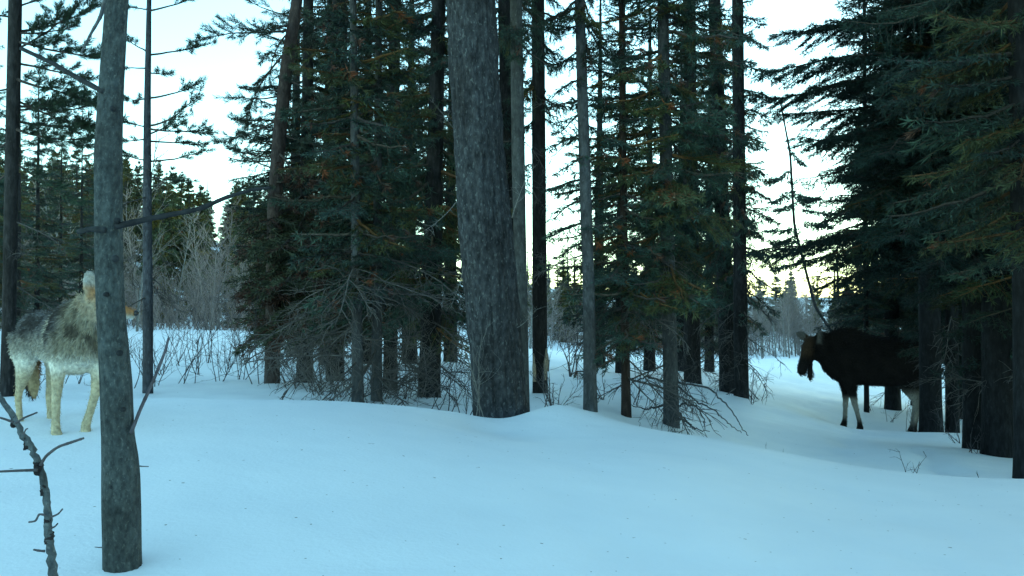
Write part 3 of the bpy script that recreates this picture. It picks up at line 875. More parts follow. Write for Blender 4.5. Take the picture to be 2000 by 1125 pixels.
right = [
    ('thick dark trunk just behind the moose', 1814, 1816, 848, 15.0, 36, 42, M_DARK, 12.0, 'broad', 1.0, (.9, .9, 1), 0),
    ('narrow dark trunk right of the trunk behind the moose', 1860, 1858, 851, 15.0, 20, 26, M_DARK, 10.0, 'narrow_b', 2.0, (1.2, 1.2, 1), 5),
    ('dark trunk with a flared root, left half of the merged pair at the right', 1900, 1905, 876, 11.6, 38, 50, M_DARK, 11.0, 'broad_b', 3.0, (.95, .95, 1), 4),
    ('widest dark trunk at the right, right half of the merged pair', 1948, 1948, 888, 11.0, 50, 62, M_DARK, 12.0, 'broad', 5.0, (.9, .9, 1), 3),
    ('near-black trunk cut by the right edge of the picture', 1996, 2004, 932, 8.0, 40, 48, M_DARK, 10.0, 'narrow_b', 2.6, (1.1, 1.1, 1), 2),
    ('thin bare stem standing behind the belly of the moose', 1692, 1691, 806, 20.0, 7, 10, M_DARK, 6.0, 'slim', 3.6, (1.2, 1.2, 1), 6),
    ('spruce filling the upper right background behind the moose', 1740, 1742, 800, 21.0, 20, 30, M_DARK, 12.0, 'broad_b', 4.1, (1.0, 1.0, 1), 6),
]
for i, (lab, ut, ub, yb, d, wt, wb, mat, H, cr, rot, cs, dead) in enumerate(right):
    tr_, _ = stem_tree('spruce_tree', lab, ut, ub, yb, d, wt, wb, mat, H, cr, rot, cs, dead, dz=(.3, 2.0), dL=(.5, 1.2), seed=260 + i, plates=.03 if i in (2, 3) else 0, nseg=30 if i in (2, 3) else 18, step=.06 if i in (2, 3) else .12, flare=.3, tone=(.55, .58, .6), cz=(2.0, 2.0, 1.05, 1.0, .9, 1.1, .9)[i])
    if i == 2:
        k = 0
        for (u0, y0, u1, y1, dd) in ((1900, 150, 1470, 165, 0), (1900, 190, 1520, 190, .4), (1890, 250, 1560, 240, -.5), (1890, 440, 1470, 470, .2), (1890, 440, 1560, 480, -.3), (1890, 60, 1590, 30, 0), (1880, 20, 1510, 45, .3), (1880, 100, 1490, 115, -.3), (1890, 330, 1600, 400, -.5),
                                     (1880, 480, 1590, 545, .6), (1880, 450, 1640, 500, -.4), (1880, 380, 1640, 330, .2), (1900, 250, 1720, 280, -1.5), (1900, 110, 1740, 130, -1.6), (1900, 400, 1760, 420, -1.6), (1930, 330, 1850, 300, -1.8)):
            add_bough(tr_, W(u0, y0, 11.6), W(u1, y1, 11.6 + dd), 'spruce', 330 + k, dens=1.4, bow=.05, blade=(.06, .008), green=(0.014, 0.032, 0.026)); k += 1

pair = [o for o in COL.objects if o.get('label', '').startswith('right trunk of the close dark pair')][0]
for k, (y0, u1, y1, dd) in enumerate(((60, 1500, 85, -.5), (120, 1520, 150, .3), (175, 1530, 190, -.4), (205, 1500, 235, .5), (270, 1500, 285, -.3), (320, 1515, 350, .2), (360, 1505, 385, -.4), (400, 1525, 430, .3), (440, 1515, 470, -.2), (480, 1520, 520, .4),
                                      (520, 1530, 570, -.4), (560, 1520, 610, .2), (600, 1500, 650, -.5), (30, 1490, 40, .5))):
    add_bough(pair, W(1445, y0, 16), W(u1, y1, 16 + dd), 'spruce', 760 + k, dens=.75 if y0 < 500 else .3, blade=(.085, .014), bow=.04)
lone = [o for o in COL.objects if o.get('label', '').startswith('smooth pale grey trunk standing alone')][0]
for k, (y0, u1, y1, dd) in enumerate(((110, 1075, 120, .4), (150, 1080, 175, -.3), (195, 1068, 205, .3), (215, 1090, 250, .6), (262, 1070, 285, .2), (300, 1085, 335, -.2), (350, 1065, 365, .5), (385, 1080, 420, .3), (430, 1068, 455, .6), (470, 1085, 500, .3),
                                      (60, 1090, 40, .2), (180, 1190, 200, .3), (240, 1200, 270, .2), (310, 1195, 345, .4), (400, 1200, 430, .2), (120, 1185, 110, -.2))):
    u0 = 1136 + y0 * .03
    add_bough(lone, W(u0, y0, 9), W(u1, y1, 9 + dd), 'spruce', 800 + k, dens=.8, blade=(.06, .009), bow=.05)

# broken-topped sapling in the trail opening
st, sax = stem_tree('spruce_tree', 'spindly leaning spruce with a bare broken top in the trail opening', 1500, 1690, 745, 32.0, 4, 8, M_DARK, 7.3, None, seed=290, mids=((1592, 600, 6), (1552, 440, 5.5), (1545, 300, 4.5), (1525, 190, 2.5)), top=True, flare=.1)
rng_ = np.random.default_rng(5)
for k in range(16):
    y = rng_.uniform(270, 520); s = rng_.choice([-1, 1])
    l = (y - 180) / 320 * 110 * rng_.uniform(.5, 1.1)
    xs_ = 1545 + max(0, (y - 300)) * .14
    add_bough(st, W(xs_, y, 32), W(xs_ + s * l * rng_.uniform(.6, 1), y + rng_.uniform(-5, 30), 32 + rng_.uniform(-1, 1)), 'spruce', 360 + k, dens=.4, blade=(.17, .034))

# trees of the second row
rows2 = [(640, 17, 'narrow_a'), (715, 18, 'narrow_b'), (800, 19, 'narrow_a'), (880, 20, 'narrow_b'), (575, 19, 'slim'), (1170, 23, 'slim'), (1215, 20, 'narrow_b'), (1268, 24, 'narrow_a'), (1330, 26, 'narrow_b'),
         (1385, 28, 'narrow_a'), (1790, 24, 'broad'), (1880, 20, 'broad_b'), (1990, 16, 'broad'), (2090, 11, 'broad_b'), (2170, 17, 'broad'), (1950, 24, 'broad_b')]
names2 = {}
ORD = ['first', 'second', 'third', 'fourth', 'fifth', 'sixth', 'seventh', 'eighth']
for i, (u, d, cr) in enumerate(rows2):
    side = 'left of the thickest trunk' if u < 950 else ('right of the thickest trunk' if u < 1450 else 'at the right edge')
    b = on_ground(u, d); b.z -= .1
    e = empty('spruce_tree', b, 'second-row spruce %s, %s from the left, mostly hidden' % (side, ORD[sum(1 for q in rows2 if q[0] < u and (q[0] < 950) == (u < 950) and (q[0] < 1450) == (u < 1450))]), 'tree', 'second row spruces ' + side)
    key = ('row', i % 3)
    if key not in names2:
        names2[key] = trunk_mesh('trunk', [(0, 0, -.2), (0, 0, 3), (0.05, 0, 9)], [.15, .11, .02], M_DARK, 12, .3, .05, 400 + i)
    link('trunk', names2[key], e)
    c = link('crown', crown_mesh(cr), e); c.rotation_euler = (0, 0, i * 1.7); c.location = (0, 0, -.1)
    s = 1.0 if u > 1500 else 1.05
    c.scale = (s, s, s)
    rnd = random.Random(i)
    for _ in range(5): add_dead(e, (0, 0, rnd.uniform(.3, 1.5)), rnd.uniform(0, 6.28), rnd.uniform(-.5, .1), rnd.uniform(.6, 1.1), None, rnd)

# unseen spruces added past the right edge to shade that side of the snow
for i, (x, y, cr, s) in enumerate(((5.6, 3.2, 'broad', .95), (6.6, 6.6, 'broad_b', .95), (6.8, -.8, 'broad', 1.0))):
    e = empty('spruce_tree', (x, y, gz(x, y) - .1), 'unseen dark spruce past the right edge, added for shade, %s' % ['nearer', 'farther', 'beside the camera'][i], 'tree')
    link('trunk', names2[('row', i % 3)], e)
    c = link('crown', crown_mesh(cr), e); c.scale = (s, s, s); c.rotation_euler = (0, 0, i * 2.2)

# ------------------------------------------------------------------ background: the far side of the meadow
rng = np.random.default_rng(21)


def bare_tree_geo(seed, H, spread, r0, nb, tone, fine=3, bole=(1, 1, 1)):
    rng = np.random.default_rng(seed)
    g = Geo()
    P = curve_pts((0, 0, -.1), (rng.normal() * .08, rng.normal() * .08, 1), H, 10, (0, 0, .1), .035, rng)
    tube(g, P, np.linspace(r0, r0 * .15, len(P)), 5, 1, bole)
    for k in range(nb):
        t = rng.uniform(.15, .98); i = t * 10; a = min(int(i), 9); f = i - a
        p = P[a] * (1 - f) + P[a + 1] * f
        az = rng.uniform(0, 6.28)
        d = np.array([math.cos(az), math.sin(az), rng.uniform(.3, 1.3)])
        l = spread * rng.uniform(.5, 1.1) * (1.15 - .75 * t)
        q = curve_pts(p, d, l, 5, (0, 0, .5), .10, rng)
        tube(g, q, np.linspace(r0 * .32, r0 * .10, 6), 3, 0, tone)
        for s in range(fine):
            b_ = q[rng.integers(1, 6)]
            q2 = curve_pts(b_, (q[-1] - q[0]) / l + rng.normal(size=3) * .55, l * rng.uniform(.3, .7), 3, (0, 0, .3), .1, rng)
            tube(g, q2, np.linspace(r0 * .16, r0 * .08, 4), 3, 0, tone)
    return g


ASP = [bare_tree_geo(500 + i, 6.5 + i * .8, 1.5, .055, 34, (0.24, 0.22, 0.20), 4).mesh('bare_crown', [M_TWIG, M_ASPEN]) for i in range(3)]
WIL = [bare_tree_geo(520 + i, 3.6 + i * .5, 1.6, .04, 40, (0.23, 0.195, 0.185), 5, (0.2, 0.18, 0.17)).mesh('bare_crown', [M_TWIG, M_TWIG]) for i in range(4)]
spots = [(112, 34, 1), (92, 40, 0), (268, 37, 2), (140, 44, 0), (60, 42, 1), (230, 46, 2), (345, 56, 0), (1035, 40, 1), (1515, 62, 0), (1535, 66, 2), (1490, 60, 1)]
for i, (u, d, k) in enumerate(spots):
    b = on_ground(u, d)
    where = 'left of the nearest trunk' if u < 190 else ('right of the nearest trunk' if u < 500 else 'seen between the trunks on the right')
    e = empty('aspen_tree', b, 'bare pale-stemmed aspen beyond the meadow, ' + where, 'tree', 'pale aspens ' + where)
    o = link('stem', ASP[k], e); o.rotation_euler = (0, 0, i * 1.3)
for i in range(104):
    u = rng.uniform(-80, 640) if i < 46 else (rng.uniform(1040, 1620) if i < 70 else rng.uniform(1455, 1640))
    d = rng.uniform(38, 58) if u < 700 else (rng.uniform(52, 78) if i < 70 else rng.uniform(64, 84))
    b = on_ground(u, d)
    side = 'left' if u < 700 else 'right'
    e = empty('willow_bush', b, 'grey-brown leafless willow in the thicket beyond the snow, %s side' % side, 'bush', 'leafless willows on the %s' % side)
    o = link('stem', WIL[i % 4], e); o.rotation_euler = (0, 0, rng.uniform(0, 6.28)); s = rng.uniform(.7, 1.25); o.scale = (s, s, s * rng.uniform(.8, 1.1))

# conifers on the far slope
far_tr = trunk_mesh('trunk', [(0, 0, -.3), (0, 0, 4), (0, 0, 9)], [.14, .10, .02], M_DARK, 8, .6, .03, 1)
cnt = 0
for i in range(262):
    if i < 160: u, d = rng.uniform(-160, 600), rng.uniform(66, 150)
    elif i < 244: u, d = rng.uniform(980, 1660), rng.uniform(80, 150)
    else: u, d = rng.uniform(1600, 2300), rng.uniform(50, 120)
    if 1455 < u < 1610 and d < 118: u -= 180
    b = on_ground(u, d)
    side = 'left' if u < 700 else ('middle' if u < 1450 else 'right')
    e = empty('conifer_tree', b, 'small far conifer on the wooded slope beyond the meadow, %s part' % side, 'tree', 'far conifers, %s part' % side)
    link('trunk', far_tr, e)
    c = link('crown', crown_mesh(['far_a', 'far_b', 'far_c'][i % 3]), e)
    c.rotation_euler = (0, 0, rng.uniform(0, 6.28)); s = rng.uniform(.65, 1.05)
    c.scale = (s, s, s * rng.uniform(.85, 1.15) * (.8 if u > 900 else 1.0)); c.location = (0, 0, -.2)
# conifers mid-left behind the coyote
for i, (u, d, cr, s) in enumerate(((72, 23, 'narrow_a', .86), (158, 27, 'narrow_b', .78), (-40, 20, 'narrow_b', .9), (10, 30, 'narrow_a', 1.0), (118, 33, 'narrow_b', .92), (35, 20, 'slim', .8), (185, 36, 'narrow_a', .85), (330, 60, 'far_a', .9), (400, 64, 'far_c', .9), (300, 58, 'far_b', .75), (455, 58, 'far_c', .8), (205, 52, 'far_a', .8), (110, 50, 'far_b', .85))):
    b = on_ground(u, d)
    e = empty('conifer_tree', b, 'green conifer %s across the meadow on the left' % ['at the left edge, behind the left-edge pine', 'left of the nearest trunk, tallest there', 'cut by the left edge', 'farther back at the left edge', 'just left of the nearest trunk, farther back', 'low and slim beside the left-edge pine', 'partly behind the nearest trunk', 'right of the young pine', 'with its top below the red-barked pine', 'just right of the nearest trunk', 'close under the feathery limbs', 'hidden behind the nearest trunk', 'in the thicket above the coyote'][i], 'tree', 'green conifers across the meadow on the left')
    link('trunk', far_tr, e).scale = (s * .6, s * .6, s * .8)
    c = link('crown', crown_mesh(cr), e); c.scale = (s, s, s); c.rotation_euler = (0, 0, i); c.location = (0, 0, -.2)

# thicket that reads as one mass
g = Geo()
for i in range(2000):
    if i < 1150: u, d = rng.uniform(-150, 900), rng.uniform(39, 60)
    else: u, d = rng.uniform(950, 1750), rng.uniform(40, 82) if rng.random() < .3 else rng.uniform(64, 82)
    if u > 1440 and d < 64: continue
    x = (u - 1000) / F * d
    h = rng.uniform(.7, 2.6)
    q = curve_pts((0, 0, 0), (rng.normal() * .35, rng.normal() * .35, 1), h, 4, (0, 0, 0), .09, rng)
    base = np.array([x, d, 0])
    tone = np.array((0.25, 0.205, 0.19)) * rng.uniform(.7, 1.25)
    g_ = [(q, .018)]
    for s in range(4):
        g_.append((curve_pts(q[rng.integers(1, 5)], (rng.normal() * .6, rng.normal() * .6, .8), h * rng.uniform(.25, .5), 2, (0, 0, 0), .1, rng), .010))
    for qq, rr in g_:
        tube(g, qq + base, np.linspace(rr, rr * .45, len(qq)), 3, 0, tone)
V, T, Q, mt, mq, C = g.arrays()
V = V.copy(); V[:, 2] += ground_np(V[:, 0], V[:, 1])
o = link('brush_thicket', build_mesh('brush_thicket', V, [T, Q], [M_TWIG], np.concatenate([mt, mq]), True, C))
tag(o, 'grey-brown mass of leafless brush at the far edge of the snow', 'brush', kind='stuff')

# ------------------------------------------------------------------ bare shrubs on the snow
def shrub(u, d, h, nstem, label, group=None, tone=(0.075, 0.07, 0.075), spread=.5, r=.006, seed=0, fine=2, nt=6):
    rng = np.random.default_rng(seed + 2000)
    b = on_ground(u, d); b.z -= .04
    e = empty('bare_shrub', b, label, 'shrub', group)
    for s in range(nstem):
        g = Geo()
        az = rng.uniform(0, 6.28); k = rng.uniform(.2, 1) * spread
        hh = h * rng.uniform(.55, 1.1)
        P = curve_pts((rng.normal() * .05, rng.normal() * .05, 0), (math.cos(az) * k, math.sin(az) * k, 1), hh, 7, (0, 0, .15), .10, rng)
        tube(g, P, np.linspace(r, r * .35, len(P)), 4, 0, tone)
        for q in range(nt):
            b_ = P[rng.integers(1, 8)]
            l = hh * rng.uniform(.15, .45)
            d2 = (P[-1] - P[0]) / hh + rng.normal(size=3) * .6
            q1 = curve_pts(b_, d2, l, 4, (0, 0, .2), .12, rng)
            tube(g, q1, np.linspace(r * .5, r * .22, 5), 3, 0, tone)
            for w in range(fine):
                q2 = curve_pts(q1[rng.integers(1, 5)], d2 + rng.normal(size=3) * .7, l * .5, 3, (0, 0, .2), .12, rng)
                tube(g, q2, np.linspace(r * .3, r * .16, 4), 3, 0, tone)
        link('stem', g.mesh('stem', [M_TWIG]), e)
    return e


for i, u in enumerate(range(300, 680, 19)):
    d = 11.5 + (i * 37 % 11) * .62
    shrub(u + (i * 53 % 17), d, .75 + (i * 29 % 7) * .09, 4, 'bare tangled shrub in the snow hollow between the young pine and the dense stand', 'tangled shrubs in the hollow left of centre', seed=i, spread=.9, nt=8)
for i, (u, d, h) in enumerate(((60, 11, .5), (140, 11.5, .55), (190, 10.5, .5), (245, 11, .7), (-20, 10.5, .6))):
    shrub(u, d, h, 3, 'bare low shrub in the snow behind the coyote', 'low shrubs behind the coyote', seed=60 + i, spread=.8)
shrub(1785, 6.6, .19, 4, 'small forked bare twig clump at the foot of the bank before the moose', seed=71, r=.0035, spread=.5, nt=4, fine=1)
shrub(1928, 6.3, .11, 1, 'single short bare twig near the right-edge trunk', seed=72, r=.0035, spread=.2, nt=3, fine=0)
shrub(1945, 6.4, .07, 2, 'tiny two-pronged twig beside the short twig near the right edge', seed=73, r=.0025, spread=.8, nt=2, fine=0)
shrub(1688, 7.0, .10, 1, 'hair-thin dry stalk on the snow left of the forked twig clump', seed=74, r=.002, spread=.3, nt=2, fine=0)
shrub(1516, 8.0, .12, 2, 'faint dry twigs on the slope below the sweeping dead limbs', seed=75, r=.002, spread=.9, nt=3, fine=0)
shrub(1480, 7.8, .10, 2, 'faint bent dry twigs at the lip of the bank, left of the faint slope twigs', seed=76, r=.002, spread=1.0, nt=3, fine=0)
shrub(1222, 7.5, .08, 1, 'tiny twig poking from the snow below the short dark spruce', seed=77, r=.002, spread=.4, nt=2, fine=0)
shrub(1068, 7.3, .33, 4, 'bare branching shrub at the right foot of the thickest trunk', seed=78, r=.005, spread=.7, nt=6, fine=2)
shrub(1092, 8.8, .6, 4, 'bare upright shrub between the split-bark trunk and the lone grey trunk', seed=79, r=.005, spread=.5, nt=7, fine=2)
shrub(1115, 16, 1.1, 4, 'fallen-looking leaning shrub on the bright snow behind the lone grey trunk', seed=80, r=.012, spread=1.1, nt=7, fine=2)
shrub(945, 6.9, .62, 3, 'thin bare shrub climbing in front of the thickest trunk', seed=81, r=.004, spread=.35, tone=(0.17, 0.165, 0.16), nt=6, fine=2)
shrub(903, 8.2, .55, 3, 'upright bare twigs at the left foot of the thickest trunk', seed=82, r=.005, spread=.4, nt=5)
shrub(860, 9.0, .7, 5, 'dense bare twigs under the dark thick spruce', seed=83, r=.005, spread=.9, nt=8)
for i, (u, d, h) in enumerate(((640, 10, .8), (668, 9.6, .9), (715, 9.8, .9), (760, 9.7, .9), (790, 9.9, 1.0), (820, 10.2, .9), (610, 10.5, .6), (580, 11, .5))):
    shrub(u, d, h, 5, 'dense tangle of bare twigs at the feet of the thin stems', 'twig tangle under the dense stand', seed=90 + i, spread=1.3, nt=10, tone=(0.13, 0.12, 0.115), r=.006)
for i, (u, d, h) in enumerate(((1180, 10.5, .5), (1250, 10.5, .6), (1285, 11, .6), (1345, 12, .5), (1380, 14, .6), (1480, 17, .6), (1465, 15, .5))):
    shrub(u, d, h, 3, 'low bare twigs among the trunks left of the trail', 'low twigs among the trunks left of the trail', seed=110 + i, spread=1.0, nt=6)
for i, (u, d, h) in enumerate(((1735, 19, .7), (1780, 16.5, .6), (1835, 14.6, .4), (1880, 12.5, .35), (1895, 11.0, .3), (1965, 12, .5))):
    shrub(u, d, h, 3, 'low bare twigs at the feet of the dark trunks behind the moose', 'low twigs under the right-hand trunks', seed=130 + i, spread=.9, nt=5)


# ------------------------------------------------------------------ animals
def loft(g, rings, n=18, lat=(0, 1, 0)):
    """closed tube; rings: (x, y, z, half width, half depth[, lateral vector])"""
    C = np.array([r[:3] for r in rings], dtype=float)
    t = np.gradient(C, axis=0); t /= np.linalg.norm(t, axis=1)[:, None] + 1e-9
    th = np.arange(n) * 2 * math.pi / n
    V = []
    for i, r in enumerate(rings):
        la = np.array(r[5] if len(r) > 5 else lat, dtype=float)
        a = la - (la @ t[i]) * t[i]; a /= np.linalg.norm(a) + 1e-9
        b_ = np.cross(t[i], a)
        V.append(C[i] + r[3] * np.cos(th)[:, None] * a + r[4] * np.sin(th)[:, None] * b_)
    k = len(rings)
    V = np.concatenate(V + [C[:1], C[-1:]])
    i = np.arange(k - 1)[:, None] * n; j = np.arange(n)[None]; j2 = (j + 1) % n
    Q = np.stack([i + j, i + j2, i + n + j2, i + n + j], -1).reshape(-1, 4)
    T = [[k * n, (q + 1) % n, q] for q in range(n)] + [[k * n + 1, (k - 1) * n + q, (k - 1) * n + (q + 1) % n] for q in range(n)]
    g.add(V, T, Q)


def skin_over(g, voxel, smooth):
    """one continuous surface over all the lofts"""
    me = g.mesh('tmp', [M_HIDE])
    o = bpy.data.objects.new('tmp', me); COL.objects.link(o)
    m1 = o.modifiers.new('r', 'REMESH'); m1.mode = 'VOXEL'; m1.voxel_size = voxel
    m2 = o.modifiers.new('s', 'SMOOTH'); m2.iterations = smooth; m2.factor = .5
    dg = bpy.context.evaluated_depsgraph_get()
    out = bpy.data.meshes.new_from_object(o.evaluated_get(dg))
    bpy.data.objects.remove(o); bpy.data.meshes.remove(me)
    for p in out.polygons: p.use_smooth = True
    return out


def mesh_arrays(me):
    n = len(me.vertices)
    V = np.empty(n * 3, dtype=np.float32); me.vertices.foreach_get('co', V)
    Nn = np.empty(n * 3, dtype=np.float32); me.vertices.foreach_get('normal', Nn)
    return V.reshape(-1, 3), Nn.reshape(-1, 3)


def set_col(me, col):
    if 'Col' in me.attributes: me.attributes.remove(me.attributes['Col'])
    a = me.attributes.new('Col', 'FLOAT_COLOR', 'POINT')
    c = np.ones((len(me.vertices), 4), dtype=np.float32); c[:, :3] = col
    a.data.foreach_set('color', c.ravel())


def ss(a, b_, x):
    t = np.clip((x - a) / (b_ - a), 0, 1); return t * t * (3 - 2 * t)


def mix(a, b_, t): return np.asarray(a) * (1 - t[:, None]) + np.asarray(b_) * t[:, None]


def fur(me, paint, flow, length, width, n, rng, lift=.45):
    V, Nn = mesh_arrays(me)
    idx = rng.integers(0, len(V), n)
    p = V[idx] + rng.normal(size=(n, 3)) * .004
    nn = Nn[idx]
    f = flow(p)
    f = f - (f * nn).sum(1)[:, None] * nn
    d = f + nn * lift + rng.normal(size=(n, 3)) * .22
    ln = length(p) * rng.uniform(.6, 1.25, n)
    c = paint(p, nn) * rng.uniform(.72, 1.25, (n, 1))
    g = Geo()
    blades(g, p - nn * .003, d, ln, width(p) if callable(width) else width, rng, 0, c)
    return g.mesh('fur', [M_FUR], smooth=False)


def vnoise(p, s, seed=0):
    return np.array([mnoise.noise(Vector((float(q[0]) * s + seed, float(q[1]) * s, float(q[2]) * s))) for q in p])


def make_moose():
    # local: x ahead, y to its left, z up
    g = Geo()
    loft(g, [(-.93, 0, 1.36, .08, .10), (-.88, 0, 1.33, .20, .26), (-.74, 0, 1.29, .27, .37), (-.50, 0, 1.28, .31, .41), (-.2, 0, 1.27, .33, .43), (.1, 0, 1.28, .335, .45), (.35, 0, 1.32, .31, .47), (.52, 0, 1.35, .27, .49),
             (.70, 0, 1.35, .22, .42), (.84, 0, 1.35, .17, .30), (.92, 0, 1.35, .08, .14)], 24)
    # hump and mane line
    loft(g, [(.15, 0, 1.62, .10, .14), (.38, 0, 1.70, .12, .15), (.55, 0, 1.70, .11, .15), (.75, 0, 1.62, .09, .13)], 14)
    # neck
    loft(g, [(.55, 0, 1.42, .19, .34), (.78, .02, 1.44, .16, .29), (.98, .05, 1.47, .13, .22), (1.12, .07, 1.50, .11, .17)], 18)
    # head hangs, turned towards its left
    hx, hy = math.cos(1.05), math.sin(1.05)
    lat = (-hy, hx, 0)

    def H(f, z): return (1.06 + hx * f, .06 + hy * f, z)
    loft(g, [(*H(-.02, 1.60), .07, .10, lat), (*H(.06, 1.56), .105, .135, lat), (*H(.14, 1.46), .105, .125, lat), (*H(.20, 1.34), .085, .11, lat), (*H(.26, 1.22), .080, .105, lat), (*H(.31, 1.11), .085, .105, lat),
             (*H(.325, 1.04), .078, .09, lat), (*H(.31, .995), .045, .055, lat)], 18)
    loft(g, [(*H(.05, 1.38), .07, .09, lat), (*H(.16, 1.22), .055, .06, lat), (*H(.24, 1.06), .045, .05, lat), (*H(.26, 1.02), .03, .03, lat)], 12)
    # bell
    bx, by = H(.04, 0)[:2]
    loft(g, [(bx - .04, by, 1.34, .05, .10, lat), (bx, by, 1.22, .035, .06, lat), (bx, by, 1.10, .038, .055, lat), (bx, by, 1.00, .045, .062, lat), (bx, by, .93, .035, .045, lat), (bx, by, .87, .012, .014, lat)], 12)
    # ears
    for s, up_, ou in ((-1, .13, .33), (1, .16, .27)):
        b0 = np.array(H(.0, 1.60)); o_ = np.array([-hy, hx, 0]) * s
        f_ = np.array([hx, hy, 0])
        e1 = b0 + o_ * .06
        e2 = b0 + o_ * (ou * .6) + np.array([0, 0, up_ * .65]) + f_ * .01
        e3 = b0 + o_ * ou + np.array([0, 0, up_])
        wv = np.cross(o_, f_) * s
        wv = tuple(np.array([0, 0, 1.0]) * .8 - o_ * .5)
        loft(g, [(*e1, .04, .030, wv), (*((e1 + e2) / 2), .075, .028, wv), (*e2, .085, .026, wv), (*((e2 + e3) / 2), .06, .022, wv), (*e3, .014, .014, wv)], 12)
    # legs: (x, z, half width y, half depth x)
    def leg(y, pts):
        loft(g, [(x, yy + y, z, w, dp) for (x, yy, z, w, dp) in pts], 14)
    leg(-.15, [(.46, 0, 1.15, .10, .18), (.46, 0, .92, .085, .14), (.455, .0, .74, .062, .085), (.45, 0, .60, .052, .062), (.45, 0, .52, .046, .054), (.455, 0, .34, .034, .040), (.46, 0, .17, .034, .042), (.47, 0, .10, .042, .056), (.485, 0, .03, .046, .07), (.49, 0, -.06, .048, .07)])
    leg(.15, [(.42, 0, 1.15, .10, .18), (.40, 0, .92, .085, .14), (.36, .0, .74, .062, .088), (.325, 0, .60, .052, .064), (.31, 0, .52, .046, .056), (.26, 0, .34, .034, .040), (.215, 0, .17, .034, .042), (.205, 0, .10, .042, .056), (.21, 0, .03, .046, .07), (.21, 0, -.06, .048, .07)])
    for y, dx in ((.15, 0.0), (-.15, -.07)):
        leg(y, [(-.60 + dx * .2, 0, 1.22, .13, .26), (-.60 + dx * .3, 0, 1.02, .12, .24), (-.60 + dx * .5, 0, .86, .09, .17), (-.66 + dx * .8, 0, .72, .062, .105), (-.71 + dx, 0, .62, .048, .078), (-.71 + dx, 0, .54, .042, .062),
                (-.685 + dx, 0, .36, .036, .046), (-.66 + dx, 0, .17, .036, .046), (-.645 + dx, 0, .10, .043, .058), (-.625 + dx, 0, .03, .047, .072), (-.62 + dx, 0, -.06, .048, .072)])
    # tail
    loft(g, [(-.90, 0, 1.45, .03, .03), (-.96, 0, 1.38, .03, .03), (-.97, 0, 1.28, .015, .015)], 8)
    me = skin_over(g, .017, 5)

    def paint(p, nn=None):
        x, y, z = p[:, 0], p[:, 1], p[:, 2]
        nz = vnoise(p, 6.0)
        c = np.tile(np.array([[.014, .0115, .011]]), (len(p), 1)) * (1 + .5 * nz)[:, None]
        c = mix(c, (.020, .016, .014), ss(1.55, 1.8, z) * ss(-.2, .3, x))
        hd = ss(.98, 1.10, x) * ss(1.20, 1.42, z)
        c = mix(c, (.075, .047, .030), hd * .9)
        c = mix(c, (.022, .019, .019), ss(1.0, 1.1, x) * (1 - ss(1.1, 1.35, z)))
        lat_d = np.abs((x - 1.06) * -hy + (y - .06) * hx)
        c = mix(c, (.15, .14, .13), ss(.10, .14, lat_d) * ss(.85, .95, x) * ss(1.52, 1.60, z))
        front = x > -.1
        pale = np.where(front, ss(.66, .54, z), ss(.86, .70, z)) * np.where(front, ss(.14, .30, z), ss(.10, .32, z))
        c = mix(c, (.34, .31, .27), pale * np.clip(.75 + .45 * nz, 0, 1))
        return np.clip(c, .004, 1)
    V, Nn = mesh_arrays(me)
    set_col(me, paint(V, Nn))
    me.materials.clear(); me.materials.append(M_HIDE)
    gp = W(1648, 840, 17.8)
    ang = math.radians(180 - 17)            # mostly to the left, rump a little nearer
    e = empty('moose', (0, 0, 0), 'dark brown moose with pale lower legs and a hanging dewlap, standing on the trail', 'moose')
    hump = Vector((.46, 0, 0)); hump.rotate(Matrix.Rotation(ang, 3, 'Z'))
    loc = Vector((gp.x, 17.8, 0)) - hump
    # stand on the snow at the four hooves
    hs = []
    for (x, y) in ((.48, -.15), (.21, .15), (-.63, .15), (-.70, -.15)):
        v = Vector((x, y, 0)); v.rotate(Matrix.Rotation(ang, 3, 'Z')); v += loc
        hs.append(gz(v.x, v.y))
    e.location = (loc.x, loc.y, sum(hs) / 4 - .01)
    pitch = math.atan2((hs[0] + hs[1] - hs[2] - hs[3]) / 2, 1.0) * .9
    e.rotation_euler = (0, -pitch, ang)
    link('body', me, e)
    rng = np.random.default_rng(6)

    def flow(p): return np.stack([np.full(len(p), -.8), np.zeros(len(p)), np.full(len(p), -.6)], -1)

    def ln(p): return np.where(p[:, 2] < .75, .025, np.where((p[:, 0] > .95) & (p[:, 2] > 1.05), .03, .06)) + .03 * ss(1.68, 1.82, p[:, 2]) * (p[:, 0] < .9)
    link('fur', fur(me, paint, flow, ln, .009, 18000, rng, .35), e)['kind'] = 'stuff'
    for s in (-1, 1):
        p = np.array(H(.12, 1.48)) + np.array(lat) * s * .098
        gg = Geo(); loft(gg, [(p[0] - .018, p[1], p[2], .004, .004), (p[0] - .01, p[1], p[2], .016, .016), (p[0], p[1], p[2], .02, .02), (p[0] + .01, p[1], p[2], .016, .016), (p[0] + .018, p[1], p[2], .004, .004)], 10)
        link('eye', gg.mesh('eye', [M_EYE]), e)
    return e


make_moose()


